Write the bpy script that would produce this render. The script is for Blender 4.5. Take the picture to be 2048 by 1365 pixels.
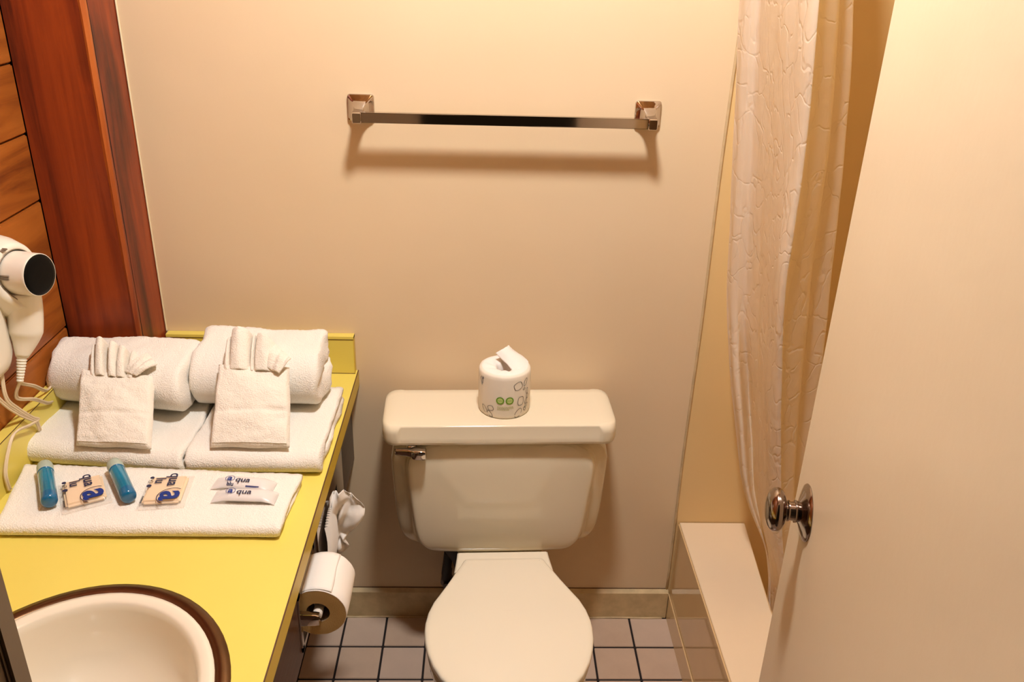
import bpy, bmesh, math, random
from mathutils import Vector, Matrix, noise
R = math.radians
random.seed(7)
S = bpy.context.scene
C = S.collection
for o in list(bpy.data.objects):
    bpy.data.objects.remove(o)

# ------------------------------------------------------------------ camera
cam_d = bpy.data.cameras.new('camera')
cam_d.sensor_fit = 'HORIZONTAL'; cam_d.sensor_width = 36.0
cam_d.lens = 36.0 * 1730.4 / 2048.0
cam_d.clip_start = 0.02
cam = bpy.data.objects.new('camera', cam_d); C.objects.link(cam)
right = Vector((0.99935286, -0.02357695, 0.02716599))
down = Vector((0.01465386, -0.42286955, -0.90607208))
fwd = Vector((0.03285009, 0.90588381, -0.4222504))
m3 = Matrix((right, -down, -fwd)).transposed()
cam.matrix_world = Matrix.Translation((0.37895656, -1.80156466, 1.65215621)) @ m3.to_4x4()
S.camera = cam

# ------------------------------------------------------------------ world, exposure
w = bpy.data.worlds.new('world'); S.world = w; w.use_nodes = True
w.node_tree.nodes['Background'].inputs[0].default_value = (1.0, 0.62, 0.32, 1)
w.node_tree.nodes['Background'].inputs[1].default_value = 0.015
S.view_settings.view_transform = 'Standard'
S.view_settings.look = 'None'
S.view_settings.gamma = 1.0
S.view_settings.use_curve_mapping = False
S.view_settings.exposure = 0.0
LAMP_COL = (1.0, 0.99, 1.0)
LAMP_POWER = 67.0
LAMP_POS = (0.43, -0.77, 2.40)

# ------------------------------------------------------------------ materials
def nt(name):
    m = bpy.data.materials.new(name); m.use_nodes = True
    t = m.node_tree; b = t.nodes['Principled BSDF']
    return m, t, b
def N(t, typ, **kw):
    n = t.nodes.new(typ)
    for k, v in kw.items():
        if k in n.inputs: n.inputs[k].default_value = v
        else: setattr(n, k, v)
    return n
def mat(name, col, rough=0.5, metal=0.0, ior=1.5, coat=0.0, var=0.0, vscale=4.0, col2=None, bump=0.0, bscale=200.0,
        bdist=0.001, sheen=0.0, trans=0.0, alpha=1.0, spec=0.5, stretch=None):
    m, t, b = nt(name)
    b.inputs['Base Color'].default_value = (*col, 1)
    b.inputs['Roughness'].default_value = rough
    b.inputs['Metallic'].default_value = metal
    b.inputs['IOR'].default_value = ior
    b.inputs['Coat Weight'].default_value = coat
    b.inputs['Coat Roughness'].default_value = 0.05
    b.inputs['Sheen Weight'].default_value = sheen
    b.inputs['Transmission Weight'].default_value = trans
    b.inputs['Alpha'].default_value = alpha
    b.inputs['Specular IOR Level'].default_value = spec
    tc = N(t, 'ShaderNodeTexCoord'); src = tc.outputs['Object']
    if stretch:
        mp = N(t, 'ShaderNodeMapping'); mp.inputs['Scale'].default_value = stretch
        t.links.new(src, mp.inputs[0]); src = mp.outputs[0]
    if var > 0 or col2:
        n = N(t, 'ShaderNodeTexNoise', Scale=vscale, Detail=5.0, Roughness=0.6)
        t.links.new(src, n.inputs['Vector'])
        mx = N(t, 'ShaderNodeMix', data_type='RGBA')
        c2 = col2 or tuple(c * (1 - var) for c in col)
        mx.inputs[6].default_value = (*col, 1); mx.inputs[7].default_value = (*c2, 1)
        rmp = N(t, 'ShaderNodeMapRange'); rmp.inputs[1].default_value = 0.35; rmp.inputs[2].default_value = 0.7
        t.links.new(n.outputs['Fac'], rmp.inputs[0]); t.links.new(rmp.outputs[0], mx.inputs[0])
        t.links.new(mx.outputs[2], b.inputs['Base Color'])
    if bump > 0:
        n2 = N(t, 'ShaderNodeTexNoise', Scale=bscale, Detail=3.0)
        t.links.new(src, n2.inputs['Vector'])
        bp = N(t, 'ShaderNodeBump', Strength=bump, Distance=bdist)
        t.links.new(n2.outputs['Fac'], bp.inputs['Height']); t.links.new(bp.outputs[0], b.inputs['Normal'])
    return m

def paint(name, col, rough=0.42, flecks=True):
    m, t, b = nt(name)
    b.inputs['Roughness'].default_value = rough
    tc = N(t, 'ShaderNodeTexCoord')
    n = N(t, 'ShaderNodeTexNoise', Scale=3.0, Detail=4.0); t.links.new(tc.outputs['Object'], n.inputs['Vector'])
    mx = N(t, 'ShaderNodeMix', data_type='RGBA')
    mx.inputs[6].default_value = (*col, 1); mx.inputs[7].default_value = (col[0]*.95, col[1]*.93, col[2]*.88, 1)
    t.links.new(n.outputs['Fac'], mx.inputs[0])
    out = mx.outputs[2]
    if flecks:
        v = N(t, 'ShaderNodeTexVoronoi', Scale=5.0); t.links.new(tc.outputs['Object'], v.inputs['Vector'])
        lt = N(t, 'ShaderNodeMath', operation='LESS_THAN'); lt.inputs[1].default_value = 0.012
        t.links.new(v.outputs['Distance'], lt.inputs[0])
        m2 = N(t, 'ShaderNodeMix', data_type='RGBA'); m2.inputs[7].default_value = (0.2, 0.1, 0.04, 1)
        t.links.new(lt.outputs[0], m2.inputs[0]); t.links.new(out, m2.inputs[6]); out = m2.outputs[2]
    t.links.new(out, b.inputs['Base Color'])
    n2 = N(t, 'ShaderNodeTexNoise', Scale=60.0, Detail=4.0); t.links.new(tc.outputs['Object'], n2.inputs['Vector'])
    n3 = N(t, 'ShaderNodeTexNoise', Scale=4.0, Detail=2.0); t.links.new(tc.outputs['Object'], n3.inputs['Vector'])
    bp = N(t, 'ShaderNodeBump', Strength=0.12, Distance=0.002); t.links.new(n2.outputs['Fac'], bp.inputs['Height'])
    bp2 = N(t, 'ShaderNodeBump', Strength=0.25, Distance=0.01); t.links.new(n3.outputs['Fac'], bp2.inputs['Height'])
    t.links.new(bp.outputs[0], bp2.inputs['Normal']); t.links.new(bp2.outputs[0], b.inputs['Normal'])
    return m

def wood(name, base, light, dark, axis, rough=0.45, knots=0.5, seed=0.0):
    m, t, b = nt(name)
    b.inputs['Roughness'].default_value = rough
    tc = N(t, 'ShaderNodeTexCoord'); mp = N(t, 'ShaderNodeMapping')
    sc = [14.0, 14.0, 14.0]; sc[axis] = 1.3
    mp.inputs['Scale'].default_value = sc; mp.inputs['Location'].default_value = (seed, seed*.7, seed*.3)
    t.links.new(tc.outputs['Object'], mp.inputs[0])
    n = N(t, 'ShaderNodeTexNoise', Scale=1.0, Detail=8.0, Roughness=0.62, Distortion=0.7); t.links.new(mp.outputs[0], n.inputs['Vector'])
    cr = N(t, 'ShaderNodeValToRGB'); e = cr.color_ramp.elements
    e[0].position = 0.36; e[0].color = (*dark, 1); e[1].position = 0.64; e[1].color = (*light, 1)
    mid = cr.color_ramp.elements.new(0.48); mid.color = (*base, 1)
    t.links.new(n.outputs['Fac'], cr.inputs[0])
    # knots: rare dark blotches
    mp2 = N(t, 'ShaderNodeMapping'); s2 = [9.0, 9.0, 9.0]; s2[axis] = 3.2; mp2.inputs['Scale'].default_value = s2
    mp2.inputs['Location'].default_value = (seed+.3, seed+1.1, seed*.5+.4)
    t.links.new(tc.outputs['Object'], mp2.inputs[0])
    k = N(t, 'ShaderNodeTexNoise', Scale=1.0, Detail=3.0); t.links.new(mp2.outputs[0], k.inputs['Vector'])
    rm = N(t, 'ShaderNodeMapRange'); rm.inputs[1].default_value = 0.56; rm.inputs[2].default_value = 0.74; rm.inputs[4].default_value = knots
    t.links.new(k.outputs['Fac'], rm.inputs[0])
    mx = N(t, 'ShaderNodeMix', data_type='RGBA'); mx.inputs[7].default_value = (dark[0]*.35, dark[1]*.3, dark[2]*.3, 1)
    t.links.new(rm.outputs[0], mx.inputs[0]); t.links.new(cr.outputs[0], mx.inputs[6])
    t.links.new(mx.outputs[2], b.inputs['Base Color'])
    mp3 = N(t, 'ShaderNodeMapping'); s3 = [160.0]*3; s3[axis] = 6.0; mp3.inputs['Scale'].default_value = s3
    t.links.new(tc.outputs['Object'], mp3.inputs[0])
    g = N(t, 'ShaderNodeTexNoise', Scale=1.0, Detail=4.0); t.links.new(mp3.outputs[0], g.inputs['Vector'])
    bp = N(t, 'ShaderNodeBump', Strength=0.3, Distance=0.001); t.links.new(g.outputs['Fac'], bp.inputs['Height'])
    t.links.new(bp.outputs[0], b.inputs['Normal'])
    return m

def terry(name, col):
    m, t, b = nt(name)
    b.inputs['Base Color'].default_value = (*col, 1); b.inputs['Roughness'].default_value = 0.95
    b.inputs['Sheen Weight'].default_value = 0.25; b.inputs['Specular IOR Level'].default_value = 0.1
    tc = N(t, 'ShaderNodeTexCoord')
    v = N(t, 'ShaderNodeTexVoronoi', Scale=380.0); t.links.new(tc.outputs['Object'], v.inputs['Vector'])
    n = N(t, 'ShaderNodeTexNoise', Scale=130.0, Detail=4.0); t.links.new(tc.outputs['Object'], n.inputs['Vector'])
    ad = N(t, 'ShaderNodeMath', operation='ADD'); t.links.new(v.outputs['Distance'], ad.inputs[0]); t.links.new(n.outputs['Fac'], ad.inputs[1])
    bp = N(t, 'ShaderNodeBump', Strength=0.5, Distance=0.0018); t.links.new(ad.outputs[0], bp.inputs['Height'])
    t.links.new(bp.outputs[0], b.inputs['Normal'])
    return m

CREAM = (0.78, 0.61, 0.395)
M = {
 'wall': paint('cream_wall_paint', CREAM, 0.4),
 'panel': paint('shower_panel', (0.80, 0.57, 0.27), 0.3, False),
 'door': paint('door_paint', (0.76, 0.63, 0.435), 0.34, False),
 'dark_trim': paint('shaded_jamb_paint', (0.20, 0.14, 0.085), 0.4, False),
 'ceiling': wood('bounce_damping_ceiling', (0.36, 0.17, 0.05), (0.44, 0.22, 0.07), (0.25, 0.10, 0.03), 1, knots=.3, seed=7.),  # unseen ceiling; dark wood tone made up to cut and warm bounced light
 'caulk': mat('yellowed_caulk', (0.66, 0.49, 0.27), 0.5, var=.25, vscale=30),
 'whitecaulk': mat('pale_caulk', (0.85, 0.74, 0.5), 0.5),
 'curb': mat('glossy_curb_laminate', (0.72, 0.50, 0.25), 0.06, ior=1.75, var=.05, vscale=5),
 'curbtop': mat('satin_curb_top', (0.82, 0.66, 0.45), 0.3, var=.04, vscale=5),
 'base': mat('baseboard_gloss_paint', (0.66, 0.5, 0.26), 0.3, var=.25, vscale=25, bump=.2, bscale=50),
 'plank': wood('cedar_plank', (0.31, 0.085, 0.010), (0.42, 0.13, 0.018), (0.14, 0.028, 0.004), 1, knots=.5, seed=2.),
 'post': wood('red_cedar_post', (0.19, 0.024, 0.003), (0.30, 0.045, 0.005), (0.055, 0.006, 0.0015), 2, knots=.85, seed=5.2),
 'edge_wood': wood('worn_post_corner', (0.38, 0.085, 0.010), (0.52, 0.14, 0.02), (0.2, 0.03, 0.005), 2, knots=.3, seed=1.2),
 'gap': mat('dark_gap', (0.02, 0.008, 0.004), 0.9),
 'cabinet': wood('walnut_laminate', (0.06, 0.022, 0.009), (0.09, 0.035, 0.015), (0.03, 0.01, 0.004), 1, rough=.35, knots=.1, seed=3.),
 'kick': mat('brown_cabinet_base', (0.16, 0.07, 0.03), 0.45, var=.2, vscale=8),
 'yellow': mat('yellow_laminate', (0.77, 0.63, 0.125), 0.32, var=.04, vscale=3, bump=.05, bscale=300),
 'yellow_edge': mat('yellow_laminate_edge', (0.66, 0.47, 0.045), 0.35),
 'seam': mat('laminate_seam', (0.09, 0.035, 0.01), 0.7),
 'grout': mat('black_grout', (0.012, 0.006, 0.005), 0.85, bump=.4, bscale=300),
 'tile': mat('beige_floor_tile', (0.62, 0.47, 0.36), 0.25, var=.1, vscale=7, bump=.05, bscale=80),
 'tile2': mat('beige_floor_tile_warm', (0.60, 0.44, 0.32), 0.25, var=.12, vscale=9, bump=.05, bscale=80),
 'porcelain': mat('bone_porcelain', (0.79, 0.70, 0.51), 0.12, coat=.4),
 'seat': mat('bone_plastic_seat', (0.78, 0.71, 0.55), 0.16),
 'sink': mat('sink_enamel', (0.80, 0.72, 0.56), 0.12, coat=.4),
 'bronze': mat('brushed_bronze_rim', (0.20, 0.11, 0.055), 0.28, metal=1.0, var=.3, vscale=12),
 'chrome': mat('chrome', (0.56, 0.50, 0.45), 0.06, metal=1.0),
 'nickel': mat('dark_nickel', (0.30, 0.24, 0.20), 0.14, metal=1.0),
 'rubber': mat('black_rubber', (0.012, 0.01, 0.01), 0.6),
 'brass': mat('dull_valve_metal', (0.12, 0.10, 0.09), 0.35, metal=.8),
 'towel': terry('white_terry', (0.84, 0.79, 0.69)),
 'cloth': terry('white_washcloth_terry', (0.83, 0.76, 0.64)),
 'paper': mat('toilet_tissue', (0.86, 0.80, 0.72), 0.9, bump=.25, bscale=160, bdist=.0006),
 'wrap': mat('wrapper_paper', (0.82, 0.74, 0.60), 0.6, bump=.2, bscale=30, bdist=.002),
 'paper_end': mat('roll_end_layers', (0.62, 0.39, 0.14), 0.95, bump=.5, bscale=500),
 'core': mat('cardboard_core', (0.25, 0.16, 0.09), 0.9),
 'roller': mat('white_plastic_roller', (0.78, 0.70, 0.6), 0.35),
 'teal': mat('teal_gel_bottle', (0.003, 0.22, 0.36), 0.12, coat=.5, var=.3, vscale=20),
 'tealdark': mat('teal_base', (0.002, 0.12, 0.26), 0.15, coat=.5),
 'frost': mat('frosted_cap', (0.50, 0.58, 0.47), 0.35, trans=.25),
 'soap': mat('cream_soap', (0.84, 0.62, 0.37), 0.4),
 'film': mat('clear_wrapper_film', (0.93, 0.86, 0.76), 0.12, alpha=.2),
 'milky': mat('milky_sachet', (0.88, 0.83, 0.78), 0.25, alpha=.6),
 'navy': mat('navy_print', (0.004, 0.03, 0.20), 0.4),
 'ink': mat('dark_ink', (0.012, 0.018, 0.06), 0.5),
 'brownink': mat('brown_ink', (0.03, 0.022, 0.018), 0.6),
 'green': mat('green_print', (0.13, 0.30, 0.01), 0.5),
 'palegreen': mat('pale_green_print', (0.45, 0.47, 0.12), 0.5),
 'lightgreen': mat('light_green_print', (0.50, 0.60, 0.20), 0.5),
 'plastic': mat('white_dryer_plastic', (0.80, 0.73, 0.60), 0.28),
 'plastic_shade': mat('dryer_seam_grey', (0.22, 0.17, 0.12), 0.5),
 'black': mat('black_plastic', (0.003, 0.003, 0.003), 0.3, spec=.12),
 'cord': mat('cream_cord', (0.74, 0.60, 0.40), 0.4),
 'hall': mat('hallway_floor', (0.12, 0.08, 0.05), 0.8),
 'lampbase': mat('white_enamel', (0.8, 0.78, 0.72), 0.3),
}
# thin translucent curtain vinyl
def vinyl():
    m, t, b = nt('cream_curtain_vinyl')
    b.inputs['Base Color'].default_value = (0.89, 0.78, 0.62, 1); b.inputs['Roughness'].default_value = 0.28
    tr = N(t, 'ShaderNodeBsdfTranslucent'); tr.inputs[0].default_value = (0.92, 0.74, 0.40, 1)
    mx = N(t, 'ShaderNodeMixShader'); mx.inputs[0].default_value = 0.42
    tc = N(t, 'ShaderNodeTexCoord'); mp = N(t, 'ShaderNodeMapping'); mp.inputs['Scale'].default_value = (7, 7, 5)
    t.links.new(tc.outputs['Object'], mp.inputs[0])
    v = N(t, 'ShaderNodeTexNoise', Scale=2.2, Detail=5.0, Distortion=1.6); t.links.new(mp.outputs[0], v.inputs['Vector'])
    bp = N(t, 'ShaderNodeBump', Strength=0.35, Distance=0.006); t.links.new(v.outputs['Fac'], bp.inputs['Height'])
    vo = N(t, 'ShaderNodeTexVoronoi', Scale=2.6, feature='DISTANCE_TO_EDGE'); ad = N(t, 'ShaderNodeVectorMath', operation='ADD')
    nn = N(t, 'ShaderNodeTexNoise', Scale=1.4, Detail=3.0); t.links.new(mp.outputs[0], nn.inputs['Vector'])
    t.links.new(mp.outputs[0], ad.inputs[0]); t.links.new(nn.outputs['Color'], ad.inputs[1]); t.links.new(ad.outputs[0], vo.inputs['Vector'])
    mr = N(t, 'ShaderNodeMapRange'); mr.inputs[2].default_value = 0.05; t.links.new(vo.outputs['Distance'], mr.inputs[0])
    b2 = N(t, 'ShaderNodeBump', Strength=0.28, Distance=0.004); t.links.new(mr.outputs[0], b2.inputs['Height']); t.links.new(bp.outputs[0], b2.inputs['Normal'])
    t.links.new(b2.outputs[0], b.inputs['Normal'])
    o = t.nodes['Material Output']
    t.links.new(b.outputs[0], mx.inputs[1]); t.links.new(tr.outputs[0], mx.inputs[2]); t.links.new(mx.outputs[0], o.inputs[0])
    return m
M['vinyl'] = vinyl()
def emis(name, col, s):
    m = bpy.data.materials.new(name); m.use_nodes = True; t = m.node_tree; t.nodes.clear()
    e = t.nodes.new('ShaderNodeEmission'); e.inputs[0].default_value = (*col, 1); e.inputs[1].default_value = s
    o = t.nodes.new('ShaderNodeOutputMaterial'); t.links.new(e.outputs[0], o.inputs[0]); return m

# ------------------------------------------------------------------ mesh helpers
def link(name, me, material, parent=None, smooth=False, loc=None):
    if material is not None:
        for mm in (material if isinstance(material, (list, tuple)) else [material]): me.materials.append(mm)
    if smooth:
        for p in me.polygons: p.use_smooth = True
    o = bpy.data.objects.new(name, me); C.objects.link(o)
    if parent is not None: o.parent = parent
    if loc: o.location = loc
    return o
def obj(name, bm, material, parent=None, smooth=False, auto=None):
    bmesh.ops.recalc_face_normals(bm, faces=bm.faces)
    if auto is not None:
        for f in bm.faces: f.smooth = True
        for e in bm.edges:
            if len(e.link_faces) == 2 and e.calc_face_angle(0) > R(auto): e.smooth = False
    me = bpy.data.meshes.new(name); bm.to_mesh(me); bm.free()
    return link(name, me, material, parent, smooth and auto is None)
def tag(o, label, cat, group=None):
    o['label'] = label; o['category'] = cat
    if group: o['group'] = group
    return o
def thing(name, label, cat, loc=(0, 0, 0), rotz=0, group=None):
    o = bpy.data.objects.new(name, None); C.objects.link(o); o.location = loc; o.rotation_euler = (0, 0, rotz)
    o.empty_display_size = .05
    return tag(o, label, cat, group)
def struct(o):
    o['kind'] = 'structure'; return o
def box(x0, x1, y0, y1, z0, z1, bev=0.0, seg=2, bm=None):
    own = bm or bmesh.new()
    vs = [own.verts.new(p) for p in ((x0,y0,z0),(x1,y0,z0),(x1,y1,z0),(x0,y1,z0),(x0,y0,z1),(x1,y0,z1),(x1,y1,z1),(x0,y1,z1))]
    fs = [own.faces.new([vs[i] for i in q]) for q in ((3,2,1,0),(4,5,6,7),(0,1,5,4),(1,2,6,5),(2,3,7,6),(3,0,4,7))]
    if bev > 0:
        es = list({e for f in fs for e in f.edges})
        bmesh.ops.bevel(own, geom=es, offset=bev, segments=seg, affect='EDGES', clamp_overlap=True)
    return own
def prism(poly, z0, z1, bev=0.0, seg=2, bm=None):
    own = bm or bmesh.new()
    a = [own.verts.new((x, y, z0)) for x, y in poly]; b = [own.verts.new((x, y, z1)) for x, y in poly]
    n = len(poly); fs = [own.faces.new(a[::-1]), own.faces.new(b)]
    for i in range(n): fs.append(own.faces.new((a[i], a[(i+1) % n], b[(i+1) % n], b[i])))
    if bev > 0:
        es = list({e for f in fs[:2] for e in f.edges})
        bmesh.ops.bevel(own, geom=es, offset=bev, segments=seg, affect='EDGES', clamp_overlap=True)
    return own
def loft(rings, cap0=True, cap1=True, closed=True, bm=None):
    own = bm or bmesh.new()
    vr = [[own.verts.new(p) for p in r] for r in rings]
    for a, b in zip(vr[:-1], vr[1:]):
        n = len(a)
        for i in range(n if closed else n-1):
            j = (i+1) % n
            own.faces.new((a[i], a[j], b[j], b[i]))
    if cap0: own.faces.new(vr[0][::-1])
    if cap1: own.faces.new(vr[-1])
    return own
def basis(n):
    n = Vector(n).normalized(); up = Vector((0, 0, 1)) if abs(n.z) < .9 else Vector((0, 1, 0))
    a = up.cross(n).normalized(); b = n.cross(a).normalized(); return a, b, n
def lathe(prof, origin, axis, seg=40, cap0=True, cap1=True, sx=1.0, bm=None):
    a, b, n = basis(axis); o = Vector(origin)
    rings = [[o + n*h + a*(r*sx*math.cos(2*math.pi*i/seg)) + b*(r*math.sin(2*math.pi*i/seg)) for i in range(seg)] for h, r in prof]
    return loft(rings, cap0, cap1, bm=bm)
def catmull(P, n=8):
    P = [Vector(p) for p in P]; out = []
    Q = [P[0]*2-P[1]] + P + [P[-1]*2-P[-2]]
    for i in range(1, len(Q)-2):
        for k in range(n):
            t = k/n; a, b, c, d = Q[i-1:i+3]
            out.append(.5*((2*b) + (c-a)*t + (2*a-5*b+4*c-d)*t*t + (3*b-a-3*c+d)*t**3))
    out.append(P[-1]); return out
def tube(path, r, seg=8, bm=None, flat=1.0):
    path = [Vector(p) for p in path]; rings = []; ref = None
    for i, p in enumerate(path):
        d = (path[min(i+1, len(path)-1)] - path[max(i-1, 0)]).normalized()
        if ref is None: ref = basis(d)[0]
        a = (ref - d*ref.dot(d)).normalized(); b = d.cross(a); ref = a
        rr = r(i/(len(path)-1)) if callable(r) else r
        rings.append([p + a*(rr*math.cos(2*math.pi*k/seg)) + b*(rr*flat*math.sin(2*math.pi*k/seg)) for k in range(seg)])
    return loft(rings, bm=bm)
def rrect(hx, hy, r, n=6, cx=0, cy=0):
    pts = []
    for sx, sy, a0 in ((1, 1, 0), (-1, 1, 90), (-1, -1, 180), (1, -1, 270)):
        for k in range(n+1):
            a = R(a0 + 90*k/n); pts.append((cx + sx*(hx-r) + r*math.cos(a), cy + sy*(hy-r) + r*math.sin(a)))
    return pts
def fbm(p, o=3):
    return noise.fractal(Vector(p), 1.0, 2.0, o)
def text_mesh(txt, size, mtx, ext=0.00015, bold=0.0):
    cu = bpy.data.curves.new('txt', 'FONT'); cu.body = txt; cu.size = size; cu.extrude = ext; cu.offset = bold
    cu.align_x = 'CENTER'; cu.align_y = 'CENTER'; cu.resolution_u = 4
    o = bpy.data.objects.new('txt', cu); C.objects.link(o)
    dg = bpy.context.evaluated_depsgraph_get(); me = bpy.data.meshes.new_from_object(o.evaluated_get(dg))
    bpy.data.objects.remove(o); me.transform(mtx); me.name = 'print'; return me

# ================================================================== STRUCTURE
XL, XR, YF, ZC = -0.486, 1.70, -1.455, 2.50      # left wall face, right wall, front wall inner face, ceiling
CURB_X0, CURB_X1, CURB_Z = 0.885, 1.03, 0.305
floor = struct(obj('floor', box(-0.56, 1.78, -2.7, 0.08, -0.08, -0.0025), M['grout']))
hall = struct(obj('floor', box(-2.0, 2.2, -2.9, YF-0.11, -0.0020, 0.003), M['hall']))
# floor tiles, one object each
P_ = 0.108; GR = 0.0028
tile_cache = {}
rows = [(-0.119 + 0.107, -0.119)] + [(-0.119 - k*P_, -0.119 - (k+1)*P_) for k in range(12)]
xs = [-0.0635] + [0.025 + k*P_ for k in range(8)] + [0.885]
xs = sorted(set([x for x in xs if x <= 0.885]))
for (ya, yb) in rows:
    for xa, xb in zip(xs[:-1], xs[1:]):
        if xb - xa < .02: continue
        wd = xb-xa-2*GR if xb < .88 else xb-xa-GR; ln = abs(yb-ya) - 2*GR
        key = (round(wd, 4), round(ln, 4), random.randint(0, 1))
        if key not in tile_cache:
            bm = box(-wd/2, wd/2, -ln/2, ln/2, -0.006, 0.0, .0012, 2)
            me = bpy.data.meshes.new('tile'); bm.to_mesh(me); bm.free(); me.materials.append(M['tile' if key[2] else 'tile2'])
            tile_cache[key] = me
        o = bpy.data.objects.new('tile', tile_cache[key]); C.objects.link(o); o.parent = floor
        o.location = (xa + GR + wd/2, (ya+yb)/2, random.uniform(-.0003, .0003))
struct(obj('ceiling', box(-0.56, 1.78, -1.56, 0.08, ZC, ZC+0.06), M['ceiling']))
struct(obj('wall_back', box(-0.56, 0.876, 0, 0.08, 0, ZC), M['wall']))
struct(obj('wall_right', box(XR, XR+0.08, -1.56, 0.08, 0, ZC), M['panel']))
shw = struct(obj('wall_shower', box(0.876, 1.70, 0.001, 0.08, 0, ZC), M['panel']))
fb = box(-0.56, 0.137, YF-0.10, YF, 0, ZC); box(0.74, XR+0.08, YF-0.10, YF, 0, ZC, bm=fb); box(0.137, 0.74, YF-0.10, YF, 2.05, ZC, bm=fb)
struct(obj('wall_front', fb, M['dark_trim']))
# casing strip round the door opening
struct(obj('trim_1', box(0.122, 0.140, YF-0.012, YF+0.004, 0.0, 2.05, .002), M['dark_trim']))
# the caulked joint between painted wall and shower panel
pth = [(0.8755 + .0012*math.sin(z*9) - (.0 if z > .5 else 0), -0.0012, z) for z in [0.09 + k*.05 for k in range(48)]]
struct(obj('trim_2', tube(pth, .0032, 8), M['caulk'], smooth=True))
struct(obj('trim_3', box(0.8815, 0.8845, YF, -0.004, 0.0, 0.076, .0006), M['curb']))
# bead along the post
struct(obj('trim_4', box(-0.3385, -0.3355, -0.003, -0.0002, 0.826, ZC, .0008), M['whitecaulk']))
# baseboard with bevelled top
prof = [(0, 0), (-0.0125, 0), (-0.0125, 0.083), (-0.003, 0.0905), (0, 0.0905)]
bmb = loft([[(x, y, z) for y, z in prof] for x in (-0.06, 0.1, 0.5, 0.880)])
bb = struct(obj('baseboard_back', bmb, M['base']))
obj('joint', box(-0.06, 0.879, -0.0022, -0.0002, 0.0900, 0.0916), M['seam'], bb)
struct(obj('trim_5', tube([(x, -0.0135 - .001*math.sin(x*40), 0.0008) for x in [-0.05 + .02*k for k in range(47)]], .0028, 6), M['caulk'], smooth=True))
# left wall: cedar planks over dark backing
wl = struct(obj('wall_left', box(-0.56, XL-0.012, YF, 0.0, 0, ZC), M['gap']))
zj = [0.90 - .1315*k for k in range(6, 0, -1)] + [0.8965, 1.033, 1.1645, 1.2935, 1.421] + [1.421 + .13*k for k in range(1, 9)]
for i, (a, b) in enumerate(zip(zj[:-1], zj[1:])):
    bm = box(XL-0.018, XL, YF+.001, -0.1405, a+.0016, b-.0016, .0022, 2)
    obj('plank', bm, M['plank'], wl)
# glossy shower curb, pan
curb = struct(obj('shower_curb', prism([(CURB_X0, -0.0005), (CURB_X0, YF+.001), (CURB_X1, YF+.001), (CURB_X1, -0.32), (CURB_X1+.028, -0.0005)], 0.0, CURB_Z, .004, 3), M['curb'], auto=30))
obj('curb_top', prism([(CURB_X0+.003, -0.001), (CURB_X0+.003, YF+.002), (CURB_X1-.003, YF+.002), (CURB_X1-.003, -0.32), (CURB_X1+.025, -0.001)], CURB_Z-.002, CURB_Z+.0015, .001), M['curbtop'], curb)
struct(obj('shower_floor', box(CURB_X1+.03, XR, YF, 0, 0, 0.05), M['curbtop']))
# ceiling lamp
lamp = thing('ceiling_light', 'round white glass ceiling light above the middle of the bathroom', 'light', (LAMP_POS[0], LAMP_POS[1], ZC))
obj('lamp_base', lathe([(0, .10), (-.012, .115), (-.022, .115), (-.022, .10)], (0, 0, 0), (0, 0, 1), 48), M['lampbase'], lamp, auto=40)
prof = [(-.020, .086), (-.04, .092), (-.065, .088), (-.085, .074), (-.10, .05), (-.108, .025), (-.110, .002)]
area = 4*math.pi*.115*.10
obj('glass_dome', lathe(prof, (0, 0, 0), (0, 0, 1), 40), emis('lamp_glass', LAMP_COL, LAMP_POWER/area/math.pi*1.0*2.2), lamp, smooth=True)

# ================================================================== DOOR
th = R(10)
door = struct(bpy.data.objects.new('door_1', None)); C.objects.link(door)
ro = Vector((0.7925, -0.9063, 1.0)); dd = Vector((math.sin(th), math.cos(th), 0))
org = ro + dd*0.070; org.z = 0
door.location = org; door.rotation_euler = (0, 0, -th)       # local: door runs -Y from the free edge, visible face at x = 0
obj('door_panel', box(0, 0.035, -0.61, 0, 0.008, 2.03, .0015), M['door'], door)
kn = bpy.data.objects.new('door_knob', None); C.objects.link(kn); kn.parent = door; kn.location = (0, -0.070, 1.0)
ax = (-1, 0, 0)
obj('rosette', lathe([(0, .0365), (.001, .037), (.0025, .0362), (.006, .027), (.0095, .0165), (.0115, .0125)], (0, 0, 0), ax, 56, True, False), M['nickel'], kn, auto=50)
obj('neck', lathe([(.010, .0125), (.0135, .0145), (.0155, .0145), (.016, .0125), (.0215, .0118), (.022, .0135), (.0238, .0135), (.0245, .0105), (.030, .0098)], (0, 0, 0), ax, 40), M['nickel'], kn, auto=35)
kp = []
for i in range(15):
    a = math.pi*i/14; kp.append((.038 - .0125*math.cos(a), max(.0285*math.sin(a)**.75, .0005)))
obj('knob', lathe(kp, (0, 0, 0), ax, 48), M['nickel'], kn, smooth=True)

# ================================================================== WOODEN POST
post = thing('wooden_post', 'red-brown cedar corner post rising behind the counter towels', 'post', (-0.41, -0.07, 0))
bm = prism([(-0.075, -0.0695), (0.064, -0.0695), (0.0705, -0.063), (0.0705, 0.0695), (-0.075, 0.0695)], 0.0, ZC-.002)
obj('post_body', bm, M['post'], post)
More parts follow.
